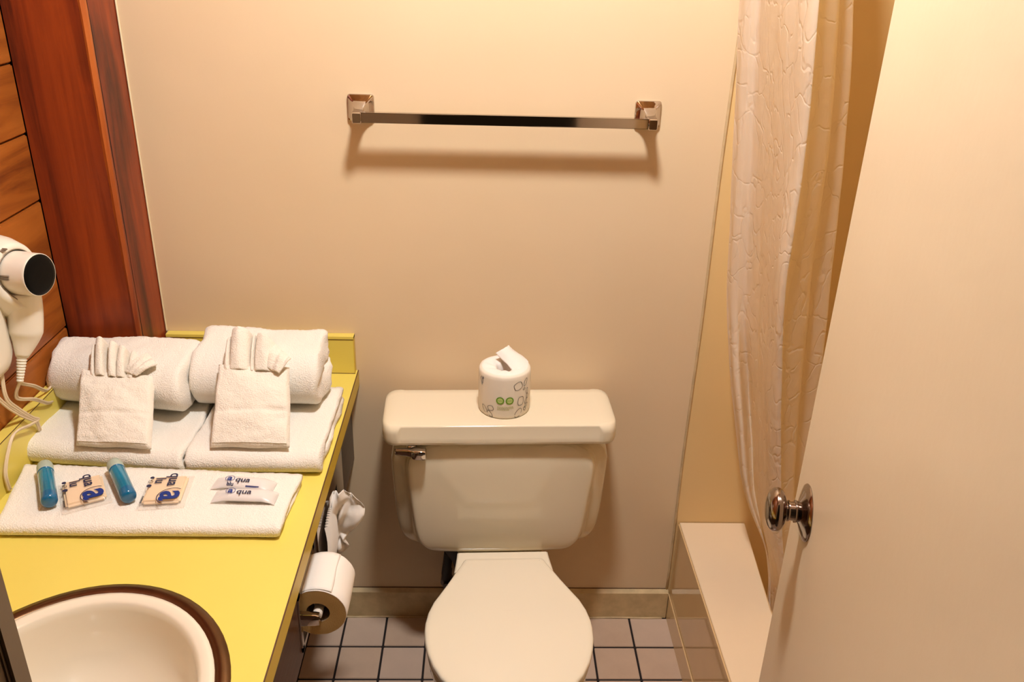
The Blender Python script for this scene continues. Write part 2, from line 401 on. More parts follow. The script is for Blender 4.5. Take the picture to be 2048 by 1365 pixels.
# rough worn corner strip with a ragged edge
rings = []
for k in range(120):
    z = 0.83 + k*(ZC-.84)/119; wv = .0012*fbm((z*14, 3.1, 0)); w2 = .002*fbm((z*9, 7.7, 1))
    rings.append([(0.0605+w2, -0.0696, z), (0.0655+wv, -0.0716, z), (0.0712+wv*.6, -0.0655, z), (0.0706, -0.0565+w2, z)])
obj('worn_corner', loft(rings), M['edge_wood'], post)
rings = [[(0.0709, -0.0560+.0016*fbm((k*.3, 1, 2)), 0.83+k*.0241), (0.0714, -0.0548+.001*fbm((k*.5, 1, 2)), 0.83+k*.0241), (0.0709, -0.0530+.0016*fbm((k*.4, 5, 2)), 0.83+k*.0241)] for k in range(68)]
obj('crack', loft(rings), M['gap'], post)

# ================================================================== VANITY
ZT = 0.7327; CT = 0.038
van = thing('vanity_cabinet', 'dark brown vanity cabinet carrying the yellow counter', 'cabinet', (0, 0, 0))
HX0 = 0.03
# apron with two openings: y -0.640..-0.48 (paper) and -0.46..-0.19 (tissue)
ap = bmesh.new()
ZA0, ZA1 = 0.49, ZT-CT
def apr(y0, y1, z0, z1): box(0.052, 0.068, y0, y1, z0, z1, bm=ap)
apr(YF+.002, -0.640, ZA0, ZA1); apr(-0.512, -0.458, ZA0, ZA1); apr(-0.188, -0.001, ZA0, ZA1)
for a, b in ((-0.640, -0.512), (-0.458, -0.188)):
    apr(a, b, ZA0, 0.512); apr(a, b, 0.626, ZA1)
obj('apron', ap, M['cabinet'], van)
obj('cabinet_base', prism([(XL+.001, YF+.002), (-0.064, YF+.002), (-0.064, -0.014), (-0.337, -0.014), (-0.337, -0.143), (XL+.001, -0.143)], 0.0, ZA0-.0005), M['kick'], van)
obj('cabinet_body', box(XL+.001, 0.0, YF+.002, -0.145, ZA0, ZA1-.16, 0.002), M['cabinet'], van)
ct = thing('counter', 'bright yellow laminate counter with backsplash along the left wall', 'counter', (0, 0, ZT))
# counter slab with the sink hole: build as strips of a ring between outline and ellipse
SX, SY, SA, SB = -0.165, -0.990, 0.205, 0.240
outer = [(XL+.0015, YF+.002), (0.0885, YF+.002), (0.0885, -0.001), (-0.3375, -0.001), (-0.3375, -0.1425), (XL+.0015, -0.1425)]
def edge_pt(ang):
    d = Vector((math.cos(ang), math.sin(ang))); best = 9
    ox, oy = SX, SY
    for (xx, n_) in ((XL+.0015, 0), (0.0885, 0)):
        if abs(d.x) > 1e-9:
            t = (xx-ox)/d.x
            if t > 0: best = min(best, t)
    for yy in (YF+.002, -0.7):
        if abs(d.y) > 1e-9:
            t = (yy-oy)/d.y
            if t > 0: best = min(best, t)
    return (ox+d.x*best, oy+d.y*best)
angs = sorted([2*math.pi*k/96 for k in range(96)] + [math.atan2(y-SY, x-SX) % (2*math.pi) for x in (XL+.0015, 0.0885) for y in (YF+.002, -0.7)])
bm = bmesh.new()
ins = [(SX+SA*math.cos(a), SY+SB*math.sin(a)) for a in angs]; outs = [edge_pt(a) for a in angs]
for zz in (0, -CT):
    vi = [bm.verts.new((x, y, zz)) for x, y in ins]; vo = [bm.verts.new((x, y, zz)) for x, y in outs]
    for i in range(len(angs)):
        j = (i+1) % len(angs)
        bm.faces.new((vi[i], vi[j], vo[j], vo[i]))
    if zz == 0: ti = vi; to = vo
    else:
        for i in range(len(angs)):
            j = (i+1) % len(angs); bm.faces.new((ti[i], ti[j], vi[j], vi[i])); bm.faces.new((to[i], to[j], vo[j], vo[i]))
prism([(XL+.0015, -0.7), (0.0885, -0.7), (0.0885, -0.001), (-0.3375, -0.001), (-0.3375, -0.1425), (XL+.0015, -0.1425)], -CT, 0, bm=bm)
obj('countertop', bm, M['yellow'], ct)
obj('edge_band', box(0.0887, 0.0900, YF+.002, -0.001, -CT, -0.0012), M['yellow_edge'], ct)
obj('edge_seam', box(0.0883, 0.0902, YF+.002, -0.001, -0.0012, 0.0002), M['seam'], ct)
BS = 0.0935
obj('backsplash', box(-0.334, 0.0835, -0.0195, -0.0005, 0.0004, BS-.001), M['yellow'], ct)
obj('splash_end', box(0.0836, 0.0850, -0.0195, -0.0005, 0.0004, BS-.001), M['yellow_edge'], ct)
obj('splash_seam', box(-0.334, 0.0846, -0.0202, -0.0192, BS-.0085, BS-.0072), M['seam'], ct)
obj('splash_cap', box(-0.334, 0.0850, -0.0205, -0.0003, BS-.0070, BS, .0006), M['yellow'], ct)
obj('foot_seam', box(-0.334, 0.0850, -0.0204, -0.0192, 0.0002, 0.0012), M['seam'], ct)
obj('side_splash', box(XL+.002, -0.4645, YF+.002, -0.163, 0.0004, BS-.001), M['yellow'], ct)
obj('side_splash_seam', box(-0.4652, -0.4638, YF+.002, -0.163, BS-.0022, BS-.0009), M['seam'], ct)
obj('side_splash_cap', box(XL+.002, -0.4640, YF+.002, -0.163, BS-.0008, BS, .0003), M['yellow'], ct)
obj('corner_splash', box(XL+.002, -0.318, -0.162, -0.1430, 0.0004, BS), M['yellow'], ct)

# sink
sink = thing('sink', 'oval cream wash basin with a brown metal rim set in the yellow counter', 'sink', (SX, SY, ZT))
def ell(a, b, z, n=72): return [(a*math.cos(2*math.pi*k/n), b*math.sin(2*math.pi*k/n), z) for k in range(n)]
obj('metal_rim', loft([ell(.2165, .2515, .0006), ell(.2155, .2505, .0022), ell(.206, .241, .0040), ell(.197, .232, .0034), ell(.1945, .2295, .0008)], False, False), M['bronze'], sink, smooth=True)
rg = [ell(.1955, .2305, .0010), ell(.1945, .2295, .0034), ell(.188, .223, .0042), ell(.179, .213, .0034), ell(.1745, .2085, .0005), ell(.1715, .2055, -.010), ell(.167, .200, -.035),
      ell(.159, .190, -.070), ell(.142, .172, -.095), ell(.112, .138, -.120), ell(.070, .085, -.134), ell(.030, .032, -.140)]
obj('basin', loft(rg, False, True), M['sink'], sink, smooth=True)
obj('drain', lathe([(-.1395, .022), (-.1375, .024), (-.1365, .021), (-.1385, .010), (-.1385, .001)], (0, 0, 0), (0, 0, 1), 32), M['chrome'], sink, auto=40)

# ================================================================== TOILET
toi = thing('toilet', 'bone-coloured two-piece toilet with closed lid against the back wall', 'toilet', (0.42, 0.0, 0), R(2.0))
def tank_ring(z, o, p, yf, yb=-0.018):
    yf += .036; z -= .030 if z < .5 else 0; o += .009; p += .004
    pts = [(-o, yb), (-o, yf+.050), (-o+.004, yf+.042), (-p-.012, yf+.026), (-p-.0045, yf+.010), (-p, yf+.003), (-p+.006, yf), (-p*.5, yf-.0015), (0, yf-.002)]
    return [(x-.004, y, z) for x, y in pts] + [(-x-.004, y, z) for x, y in pts[-2::-1]]
tr = [(.366, .165, .10, -.172), (.3685, .185, .122, -.190), (.376, .200, .145, -.205), (.388, .210, .162, -.2125), (.405, .2195, .176, -.2155), (.43, .227, .1855, -.2175), (.48, .2325, .191, -.219), (.56, .2375, .200, -.220), (.662, .243, .2095, -.221)]
bm = loft([tank_ring(*a) for a in tr])
tk = obj('tank', bm, M['porcelain'], toi, auto=38)
tk.modifiers.new('s', 'SUBSURF').levels = 1; tk.modifiers['s'].render_levels = 2
# lid swept along x
def lid_prof(e, s):
    # e 0 centre .. 1 ear; s plan shrink 0..1 (at the ends)
    yf = -0.2015 + s*.028 - e*.0015; yb = -0.020 - s*.022; zt = .7015 - s*.006 + e*.0012; zb = .655 + s*.006
    r = .004 + .014*e
    sl = .006*(1-e)
    pts = [(yb, zb), (yb, zt-.012), (yb-.003, zt-.004), (yb-.011, zt), (yb-.03, zt)]
    for k in (.35, .7): pts.append((yb + (yf-yb)*k, zt))
    for k in range(7):
        a = R(90*k/6); pts.append((yf+sl+r-r*math.sin(a), zt-r+r*math.cos(a)))
    pts += [(yf+sl*.4, zt-.028), (yf, zb+.010), (yf+.002, zb+.003), (yf+.008, zb)]
    return pts
st = [(-.2530, 1, 1.6), (-.2525, 1, 1.15), (-.2505, 1, .8), (-.246, 1, .45), (-.240, 1, .2), (-.232, 1, .05), (-.222, 1, 0), (-.217, .85, 0), (-.2135, .3, 0), (-.211, 0, 0), (-.1, 0, 0)]
st = st + [(0, 0, 0)] + [(-x, e, s) for x, e, s in st[::-1]]
bm = loft([[(x*1.012-.008, y, z) for y, z in lid_prof(e, s)] for x, e, s in st])
obj('tank_lid', bm, M['porcelain'], toi, auto=50)
# flush handle
fh = bpy.data.objects.new('flush_handle', None); C.objects.link(fh); fh.parent = toi; fh.location = (-.200, -.186, .641)
obj('escutcheon', lathe([(-.022, .010), (-.002, .012), (.005, .0115), (.008, .008)], (0, 0, 0), (0, -1, 0), 28), M['chrome'], fh, auto=40)
rg = []
for x, y0, y1, zc, hz in ((-.036, -.010, -.016, .001, .006), (-.034, -.008, -.018, .001, .0075), (-.01, -.007, -.021, .0, .0085), (.0, -.006, -.024, -.0005, .009), (.003, -.006, -.028, -.001, .0105), (.008, -.006, -.030, -.001, .0115), (.024, -.006, -.030, -.002, .0115), (.030, -.007, -.029, -.002, .011), (.0325, -.010, -.025, -.002, .008)):
    rg.append([(x, (y0+y1)/2 + a, zc + b) for a, b in rrect(abs(y1-y0)/2, hz, min(.004, abs(y1-y0)/2-.0005), 3)])
obj('lever', loft(rg), M['chrome'], fh, auto=35)
# bowl
def outline(grow=0.0, back=-0.247, wb=.100):
    L = [(back, wb), (-.272, .098), (-.294, .103), (-.33, .1115), (-.37, .128), (-.40, .144), (-.43, .1555), (-.465, .1645), (-.49, .1665), (-.52, .165), (-.555, .1585), (-.59, .1475), (-.62, .133), (-.65, .108), (-.675, .077), (-.688, .045), (-.692, 0)]
    pts = [(-x-grow*(1 if x > 0 else 0), y - grow*max(0, (-y-.5)/.19)) for y, x in L]
    return pts + [(-x, y) for x, y in pts[-2::-1]]
def sect(z, g, sc=1.0, cy=-.42, back=-.247, wb=.1):
    return [(x*sc, cy + (y-cy)*sc, z) for x, y in outline(g, back, wb)]
bw = [sect(.001, 0, .62, -.36), sect(.03, 0, .60, -.36), sect(.10, 0, .57, -.37), sect(.20, 0, .66, -.38), sect(.28, 0, .80, -.40), sect(.335, 0, .92, -.42), sect(.36, 0, .965, -.42), sect(.381, 0, .975, -.42), sect(.3835, 0, .96, -.42)]
obj('bowl', loft(bw), M['porcelain'], toi, auto=50)
# shelf of the bowl under the tank, pedestal behind
obj('bowl_shelf', box(-.1, .1, -.30, -.045, .300, .3345, .008, 3), M['porcelain'], toi, auto=50)
obj('pedestal', loft([[(x, y, z) for x, y in rrect(hx, .13, .03, 4, 0, -.17)] for z, hx in ((.0, .085), (.05, .08), (.2, .075), (.33, .095))]), M['porcelain'], toi, auto=60)
obj('hinge_plate', loft([[(x, y, .348) for x, y in [(-.101, -.243), (-.1025, -.262), (-.108, -.31), (.108, -.31), (.1025, -.262), (.101, -.243)]],
                         [(x, y, .4005) for x, y in [(-.101, -.243), (-.1025, -.262), (-.108, -.31), (.108, -.31), (.1025, -.262), (.101, -.243)]],
                         [(x*.97, y, .403) for x, y in [(-.1005, -.2445), (-.1025, -.262), (-.108, -.31), (.108, -.31), (.1025, -.262), (.1005, -.2445)]]]), M['seat'], toi, auto=30)
def sout(inset, front=0.0):
    L = [(-.286, .078), (-.2875, .084), (-.293, .0885), (-.307, .094), (-.33, .1055), (-.36, .1195), (-.39, .1345), (-.42, .1500), (-.45, .160), (-.48, .1650), (-.50, .1655), (-.53, .1635), (-.56, .1575), (-.59, .1475), (-.62, .132), (-.65, .1075), (-.672, .080), (-.686, .050), (-.692, .020), (-.6925, 0)]
    cx, cy = 0, -.46
    pts = [(-x, y) for y, x in L]; pts = pts + [(-x, y) for x, y in pts[-2::-1]]
    out = []
    n = len(pts)
    for i, (x, y) in enumerate(pts):
        a = Vector(pts[(i-1) % n]); b = Vector(pts[(i+1) % n]); t = (b-a).normalized(); nn = Vector((-t.y, t.x))
        if nn.dot(Vector((x-cx, y-cy))) > 0: nn = -nn
        out.append((x + nn.x*inset, y + nn.y*inset))
    return out
def so(z, ins, dome=0): return [(x, y, z) for x, y in sout(ins)]
bm = loft([so(.385, .012), so(.386, .005), so(.393, .0025), so(.400, .005), so(.402, .010)])
obj('seat_ring', bm, M['seat'], toi, auto=60)
lz = [(.4035, .006), (.4045, .0015), (.409, 0), (.4165, 0), (.4195, .0012), (.4212, .004), (.4219, .010), (.4222, .014)]
LR = [so(z, i) for z, i in lz]
for k_ in (.8, .55, .3, .1): LR.append([(x*k_, -.47+(y+.47)*k_, .4222+.0022*(1-k_*k_)) for x, y, z in LR[9-2]])
bm = loft(LR)
obj('seat_lid', bm, M['seat'], toi, auto=60)
obj('bowl_bolt_cap', lathe([(0, .014), (.012, .012), (.018, .006), (.0185, .001)], (-.11, -.33, 0.0), (0, 0, 1), 20), M['porcelain'], toi, smooth=True)
# fill valve shank below the tank and supply line
obj('tank_gasket', lathe([(0, .034), (.016, .034), (.05, .030), (.085, .018), (.11, .014)], (-.110, -.085, .336), (0.15, .1, -1), 24), M['rubber'], toi, auto=40)
sup = thing('water_supply', 'black supply hose and shut-off valve behind the toilet', 'plumbing', (.30, 0, .16))
obj('hose', tube(catmull([(.0, -.062, .10), (-.004, -.06, .06), (-.008, -.052, .02), (-.006, -.045, -.005)], 6), .0115, 12), M['rubber'], sup, smooth=True)
obj('valve', lathe([(0, .012), (.03, .012), (.032, .016), (.05, .016), (.052, .009), (.066, .009)], (-.006, -.0005, -.01), (0, -1, 0), 20), M['brass'], sup, auto=40)

# ================================================================== TOWEL BAR
tb = thing('towel_bar', 'chrome square towel bar fixed to the cream back wall', 'towel bar', (0.416, 0, 1.332), R(0))
def bracket(cx):
    rr = []
    for y, h, dz in ((-.0003, .0262, 0), (-.004, .0272, 0), (-.0075, .0262, 0), (-.010, .0235, 0), (-.016, .0185, -.001), (-.024, .0145, -.003), (-.034, .0118, -.005), (-.050, .0108, -.007), (-.073, .0108, -.008), (-.0755, .0092, -.008)):
        rr.append([(cx + a*(1 if y > -.02 else .85), y, b + dz) for a, b in rrect(h, h, h*.22, 3)])
    return loft(rr)
for s in (-1, 1):
    obj('bracket', bracket(s*.2925), M['chrome'], tb, auto=28)
obj('rail', box(-.286, .286, -.0705, -.0555, -.0178, .0022, .0012, 2), M['chrome'], tb, auto=40)

# ================================================================== TOILET ROLL ON THE TANK
RZ = 0.7022; RH = 0.104; RR = .0575
tr_ = thing('wrapped_toilet_roll', 'paper-wrapped toilet roll printed with leaf outlines standing on the tank lid', 'toilet paper', (0.4265, -0.112, RZ))
rg = []
for z, r in ((0, .052), (.0015, .0555), (.006, .0568), (.05, .0575), (.092, .0573), (.099, .0565), (.1025, .0545), (RH, .050)):
    rg.append([((r + .0006*fbm((math.cos(a)*3, math.sin(a)*3, z*20)))*math.cos(a), (r + .0006*fbm((math.cos(a)*3, math.sin(a)*3, z*20)))*math.sin(a), z) for a in [2*math.pi*k/72 for k in range(72)]])
obj('wrapper', loft(rg, True, False), M['wrap'], tr_, smooth=True)
# tucked top, sinking into the core
rg = []
for r, dz in ((.0525, -.0012), (.050, .0), (.044, .0012), (.036, .0008), (.028, -.0005), (.022, -.003), (.018, -.008), (.016, -.02), (.015, -.035)):
    rg.append([(r*(1 + .06*math.sin(5*a+1)*(r < .03))*math.cos(a), r*(1 + .06*math.sin(5*a+1)*(r < .03))*math.sin(a), RH + dz + (.0012*math.sin(9*a + r*120) if .02 < r < .046 else 0)) for a in [2*math.pi*k/72 for k in range(72)]])
obj('tucked_top', loft(rg, False, False), M['paper'], tr_, smooth=True)
obj('core_hole', lathe([(RH-.036, .016), (RH-.0355, .001)], (0, 0, 0), (0, 0, 1), 24), M['core'], tr_)
# the tail of tissue pulled up and folded
g = [[(.052, .018, RH+.001), (.050, -.004, RH-.001), (.034, -.020, RH), (.014, -.014, RH-.004)],
     [(.042, .036, RH+.004), (.040, .014, RH+.007), (.024, -.002, RH+.007), (.006, -.004, RH+.002)],
     [(.024, .046, RH+.012), (.022, .026, RH+.017), (.006, .012, RH+.017), (-.008, .010, RH+.010)],
     [(.008, .048, RH+.026), (.004, .034, RH+.029), (-.008, .024, RH+.026), (-.021, .022, RH+.018)]]
bm = bmesh.new(); sub = []
for r in g: sub.append(catmull(r, 5))
colsn = len(sub[0]); cols_ = [catmull([sub[i][j] for i in range(4)], 6) for j in range(colsn)]
vv = [[bm.verts.new(p + Vector((0, 0, .0012*fbm((p.x*90, p.y*90, 0))))) for p in c] for c in cols_]
for a, b in zip(vv[:-1], vv[1:]):
    for i in range(len(a)-1): bm.faces.new((a[i], a[i+1], b[i+1], b[i]))
o = obj('loose_tail', bm, M['paper'], tr_, smooth=True); md = o.modifiers.new('t', 'SOLIDIFY'); md.thickness = .0009
# printing wrapped on the cylinder: u in metres along the front (0 = facing the room), v height
def cyl(u, v, lift=.0003):
    z = v; r = (.0555 + (.0015)*min(1, max(0, z/.03)) + .0005*math.sin(min(1, z/.1)*math.pi)) + .0006 + lift
    a = -math.pi/2 + u/.0575
    return Vector((r*math.cos(a), r*math.sin(a), z))
def cyl_line(pts, wd, bm):
    P = [Vector((u, v, 0)) for u, v in pts]
    pr = None
    for i in range(len(P)):
        d = (P[min(i+1, len(P)-1)] - P[max(i-1, 0)]); d = d.normalized() if d.length > 0 else Vector((1, 0, 0))
        n_ = Vector((-d.y, d.x, 0))*wd/2
        a = bm.verts.new(cyl(P[i].x+n_.x, P[i].y+n_.y)); b = bm.verts.new(cyl(P[i].x-n_.x, P[i].y-n_.y))
        if pr: bm.faces.new((pr[0], a, b, pr[1]))
        pr = (a, b)
def leaf(cx, cy, l, wdt, ang, bm, rnd=1.0, wd=.0010):
    pts = []
    for k in range(33):
        t = 2*math.pi*k/32; x = l/2*math.cos(t); y = wdt/2*math.copysign(abs(math.sin(t))**rnd, math.sin(t))
        x2 = x*math.cos(ang)-y*math.sin(ang)+cx; y2 = x*math.sin(ang)+y*math.cos(ang)+cy; pts.append((x2, y2))
    cyl_line(pts, wd, bm)
for cx, cy, l, wd_, an, rn in ((.030, .079, .020, .018, .4, .5), (.050, .083, .019, .008, 1.1, 1.3), (.046, .068, .006, .004, .3, 1), (.056, .060, .014, .007, 1.5, 1.2), (.058, .047, .012, .006, 1.7, 1.2),
    (.037, .041, .021, .015, 1.5, .5), (.053, .036, .014, .006, 1.2, 1.2), (.055, .025, .012, .006, .8, 1.2), (.032, .012, .024, .014, 1.0, 1.0), (.050, .017, .010, .006, 2.2, 1.2),
    (-.032, .024, .014, .012, .3, .5), (-.049, .017, .021, .010, 2.2, 1.3), (-.034, .009, .018, .009, 2.3, 1.3)):
    bm = bmesh.new(); leaf(cx, cy, l, wd_, an, bm, rn); obj('leaf_print', bm, M['brownink'], tr_)
bm = bmesh.new(); cyl_line([(-.041, .002), (-.041, .010), (-.040, .017)], .0007, bm); obj('stem_print', bm, M['brownink'], tr_)
bm = bmesh.new()
for u0, v0, u1, v1 in ((-.066, .088, -.060, .080), (-.060, .080, -.058, .072), (-.061, .092, -.055, .084), (-.056, .093, -.052, .089), (-.055, .091, -.056, .076)):
    cyl_line([(u0, v0), ((u0+u1)/2, (v0+v1)/2), (u1, v1)], .0016, bm)
obj('wordmark_end', bm, M['ink'], tr_)
def disc(cx, cy, r0, r1, bm, lift=.0003, a0=0, a1=2*math.pi, n=28):
    pr = None
    for k in range(n+1):
        t = a0 + (a1-a0)*k/n
        a = bm.verts.new(cyl(cx+r0*math.cos(t), cy+r0*math.sin(t), lift)); b = bm.verts.new(cyl(cx+r1*math.cos(t), cy+r1*math.sin(t), lift))
        if pr: bm.faces.new((pr[0], pr[1], b, a))
        pr = (a, b)
bm = bmesh.new()
for cx in (-.010, .0105): disc(cx, .0465, .0062, .0088, bm)
obj('green_ring_print', bm, M['green'], tr_)
bm = bmesh.new()
for cx in (-.010, .0105): disc(cx, .0465, .0002, .0062, bm)
obj('light_green_print', bm, M['lightgreen'], tr_)
bm = bmesh.new()
for cx in (-.010, .0105):
    for k in range(4):
        x = cx - .0042 + k*.0028
        cyl_line([(x-.0007, .0452), (x, .0482 - .001*(k % 2)), (x+.0007, .0455)], .0008, bm)
obj('mark_print', bm, M['green'], tr_)
bm = bmesh.new()
for j, (a, b) in enumerate(((-.016, .016), (-.016, .018), (-.016, .008))):
    x = a
    while x < b:
        l = random.uniform(.002, .005); cyl_line([(x, .0315-j*.0037), (x+l, .0315-j*.0037)], .0012, bm); x += l + .0008
obj('fine_print', bm, M['palegreen'], tr_)

# ================================================================== PAPER HOLDER AND ROLL
hd = thing('paper_holder', 'chrome recessed toilet paper holder set in the vanity side', 'holder', (0.068, -0.576, 0.568))
fr = bmesh.new()
box(.0006, .0032, -.072, .072, -.064, -.054, bm=fr); box(.0006, .0032, -.072, .072, .052, .062, bm=fr)
box(.0006, .0032, -.072, -.061, -.064, .062, bm=fr); box(.0006, .0032, .061, .072, -.064, .062, bm=fr)
obj('face_plate', fr, M['chrome'], hd)
rc = bmesh.new()
rr_ = []
for k in range(13):
    a = R(90 + 180*k/12); rr_.append((.002 + .050*math.cos(a)*1.0, .0 + .0535*math.sin(a)))
va = [rc.verts.new((x, -.0625, z)) for x, z in rr_]; vb = [rc.verts.new((x, .0625, z)) for x, z in rr_]
for i in range(12): rc.faces.new((va[i], va[i+1], vb[i+1], vb[i]))
rc.faces.new(va); rc.faces.new(vb[::-1])
obj('recess', rc, M['chrome'], hd, auto=40)
for s in (-1, 1):
    bm = loft([[(x, s*.0655 + a*s, z + b + .009) for a, b in rrect(.0062, hz, .002, 2)] for x, z, hz in ((.001, -.001, .013), (.012, -.001, .012), (.028, -.001, .0115), (.0345, -.001, .010))])
    obj('arm', bm, M['chrome'], hd, auto=35)
obj('roller', lathe([(-.060, .004), (-.058, .0085), (-.03, .0085), (-.0295, .0105), (.03, .0105), (.0305, .0085), (.058, .0085), (.060, .004)], (.029, 0, .008), (0, 1, 0), 24), M['roller'], hd, auto=40)
tp = thing('toilet_roll', 'white toilet roll hanging in the chrome holder beside the vanity', 'toilet paper', (0.097, -0.576, 0.576))
rg = []
n_ = 72
def rollring(y, r): return [((r + .0007*fbm((math.cos(a)*2.5, y*18, math.sin(a)*2.5)))*math.cos(a), y, (r + .0007*fbm((math.cos(a)*2.5, y*18, math.sin(a)*2.5)))*math.sin(a)) for a in [2*math.pi*k/n_ for k in range(n_)]]
obj('paper_body', loft([rollring(-.0515, .0488), rollring(-.0505, .0500), rollring(-.03, .0505), rollring(0, .0508), rollring(.03, .0505), rollring(.0515, .0500)], False, False), M['paper'], tp, smooth=True)
for s in (-1, 1):
    obj('roll_end', loft([rollring(s*.0513, .0492), rollring(s*.0516, .040), rollring(s*.0514, .030), rollring(s*.051, .0205)], False, False), M['paper_end'], tp, smooth=True)
obj('cardboard_core', loft([rollring(-.051, .0205), rollring(.051, .0205)], False, False), M['core'], tp, smooth=True)
# loose end lying on the roll with its torn edge
bm = bmesh.new(); gv = []
for i in range(13):
    row = []
    for j in range(15):
        a = R(60 + 62*j/14 - (1.2*math.sin(i*.6) if j == 0 else 0)); y = -.050 + .1*i/12
        r = .0514 + (.0012*(1-j/14)**2)*(1 + .5*fbm((i*.35, 2.2, 0))) + .0008*abs(fbm((i*.5, j*.4, 3)))
        row.append(bm.verts.new((r*math.cos(a), y, r*math.sin(a))))
    gv.append(row)
for a, b in zip(gv[:-1], gv[1:]):
    for i in range(14): bm.faces.new((a[i], a[i+1], b[i+1], b[i]))
o = obj('loose_end', bm, M['paper'], tp, smooth=True); o.modifiers.new('t', 'SOLIDIFY').thickness = .0005

# ================================================================== TISSUE DISPENSER
ds = thing('tissue_dispenser', 'chrome recessed tissue dispenser on the vanity side near the back wall', 'dispenser', (0.068, -0.3225, 0.568))
fr = bmesh.new()
box(.0006, .0028, -.146, .146, -.062, -.020, bm=fr); box(.0006, .0028, -.146, .146, .020, .062, bm=fr)
box(.0006, .0028, -.146, -.07, -.02, .02, bm=fr); box(.0006, .0028, .07, .146, -.02, .02, bm=fr)
obj('face_plate', fr, M['chrome'], ds)
obj('inner_box', box(-.05, -.001, -.132, .132, -.054, .054), M['rubber'], ds)
TIS = [[(0.0779, -0.36, 0.6321), (0.0839, -0.35, 0.6389), (0.0942, -0.34, 0.6368), (0.1072, -0.33, 0.6252), (0.1188, -0.33, 0.6155)], [(0.0755, -0.36, 0.6079), (0.0790, -0.35, 0.6109), (0.0927, -0.34, 0.6101), (0.1162, -0.33, 0.6032), (0.138, -0.33, 0.5911)], [(0.0745, -0.36, 0.5812), (0.078, -0.35, 0.574), (0.0850, -0.34, 0.5729), (0.104, -0.33, 0.5658), (0.1379, -0.33, 0.5661)], [(0.0745, -0.36, 0.5564), (0.0752, -0.35, 0.5452), (0.0794, -0.34, 0.5415), (0.0865, -0.33, 0.5277), (0.1124, -0.33, 0.5279)], [(0.0740, -0.36, 0.5323), (0.0752, -0.35, 0.5173), (0.0767, -0.34, 0.5288), (0.0856, -0.33, 0.5123), (0.0979, -0.33, 0.5085)], [(0.074, -0.36, 0.526), (0.0755, -0.35, 0.5145), (0.0765, -0.34, 0.5096), (0.0847, -0.33, 0.4955), (0.1041, -0.33, 0.4891)], [(0.074, -0.36, 0.5221), (0.0758, -0.35, 0.5142), (0.0763, -0.34, 0.4903), (0.0785, -0.33, 0.4785), (0.0895, -0.33, 0.4694)]]
tis = thing('crumpled_tissue', 'crumpled white tissue pulled out of the dispenser above the hanging roll', 'tissue', (0.09, -0.34, 0.56))
rws = [catmull(r, 7) for r in TIS]
nc = len(rws[0]); cl = [catmull([rws[i][j] for i in range(7)], 7) for j in range(nc)]
bm = bmesh.new(); gv = []
for j, c in enumerate(cl):
    row = []
    for i, p in enumerate(c):
        u = j/(nc-1); v = i/(len(c)-1)
        rid = abs(noise.noise(Vector((u*4.2+9, v*3.1, 4.4)))) * .030 + .006*math.sin(u*26 - v*5)*(1-u) + .0025*fbm((u*14, v*12, 0))
        q = Vector(p) + Vector((0.004, -1, 0.1))*rid - Vector((0.09, -0.34, 0.56)); row.append(bm.verts.new(q))
    gv.append(row)
for j, (a, b) in enumerate(zip(gv[:-1], gv[1:])):
    for i in range(len(a)-1):
        if i > 31 and j < 13: continue
        bm.faces.new((a[i], a[i+1], b[i+1], b[i]))
bmesh.ops.delete(bm, geom=[v for v in bm.verts if not v.link_faces], context='VERTS')
o = obj('tissue_sheet', bm, M['paper'], tis, smooth=True); o.modifiers.new('t', 'SOLIDIFY').thickness = .0006
# pleated part fanning out of the slot
rg = []
bm = bmesh.new(); gv = []
for j in range(33):
    u = j/32; row = []
    for i in range(9):
        v = i/8; zz = .020 - u*.014 + v*(-.075 - .03*u) + .02*(1-v)*math.sin(u*2.6)
        yy = -.105 + .095*u - .02*v; xx = .006 + .010*v*(1-v)*4*.5 + (.0038*(1 if j % 2 else -1))*(1-.5*v) + .004
        row.append(bm.verts.new((xx - .022, yy + .025, zz + .02)))
    gv.append(row)
for a, b in zip(gv[:-1], gv[1:]):
    for i in range(8): bm.faces.new((a[i], a[i+1], b[i+1], b[i]))
o = obj('pleats', bm, M['paper'], tis); o.modifiers.new('t', 'SOLIDIFY').thickness = .0004
for q in o.data.vertices: q.co.x = max(q.co.x, -.0155)

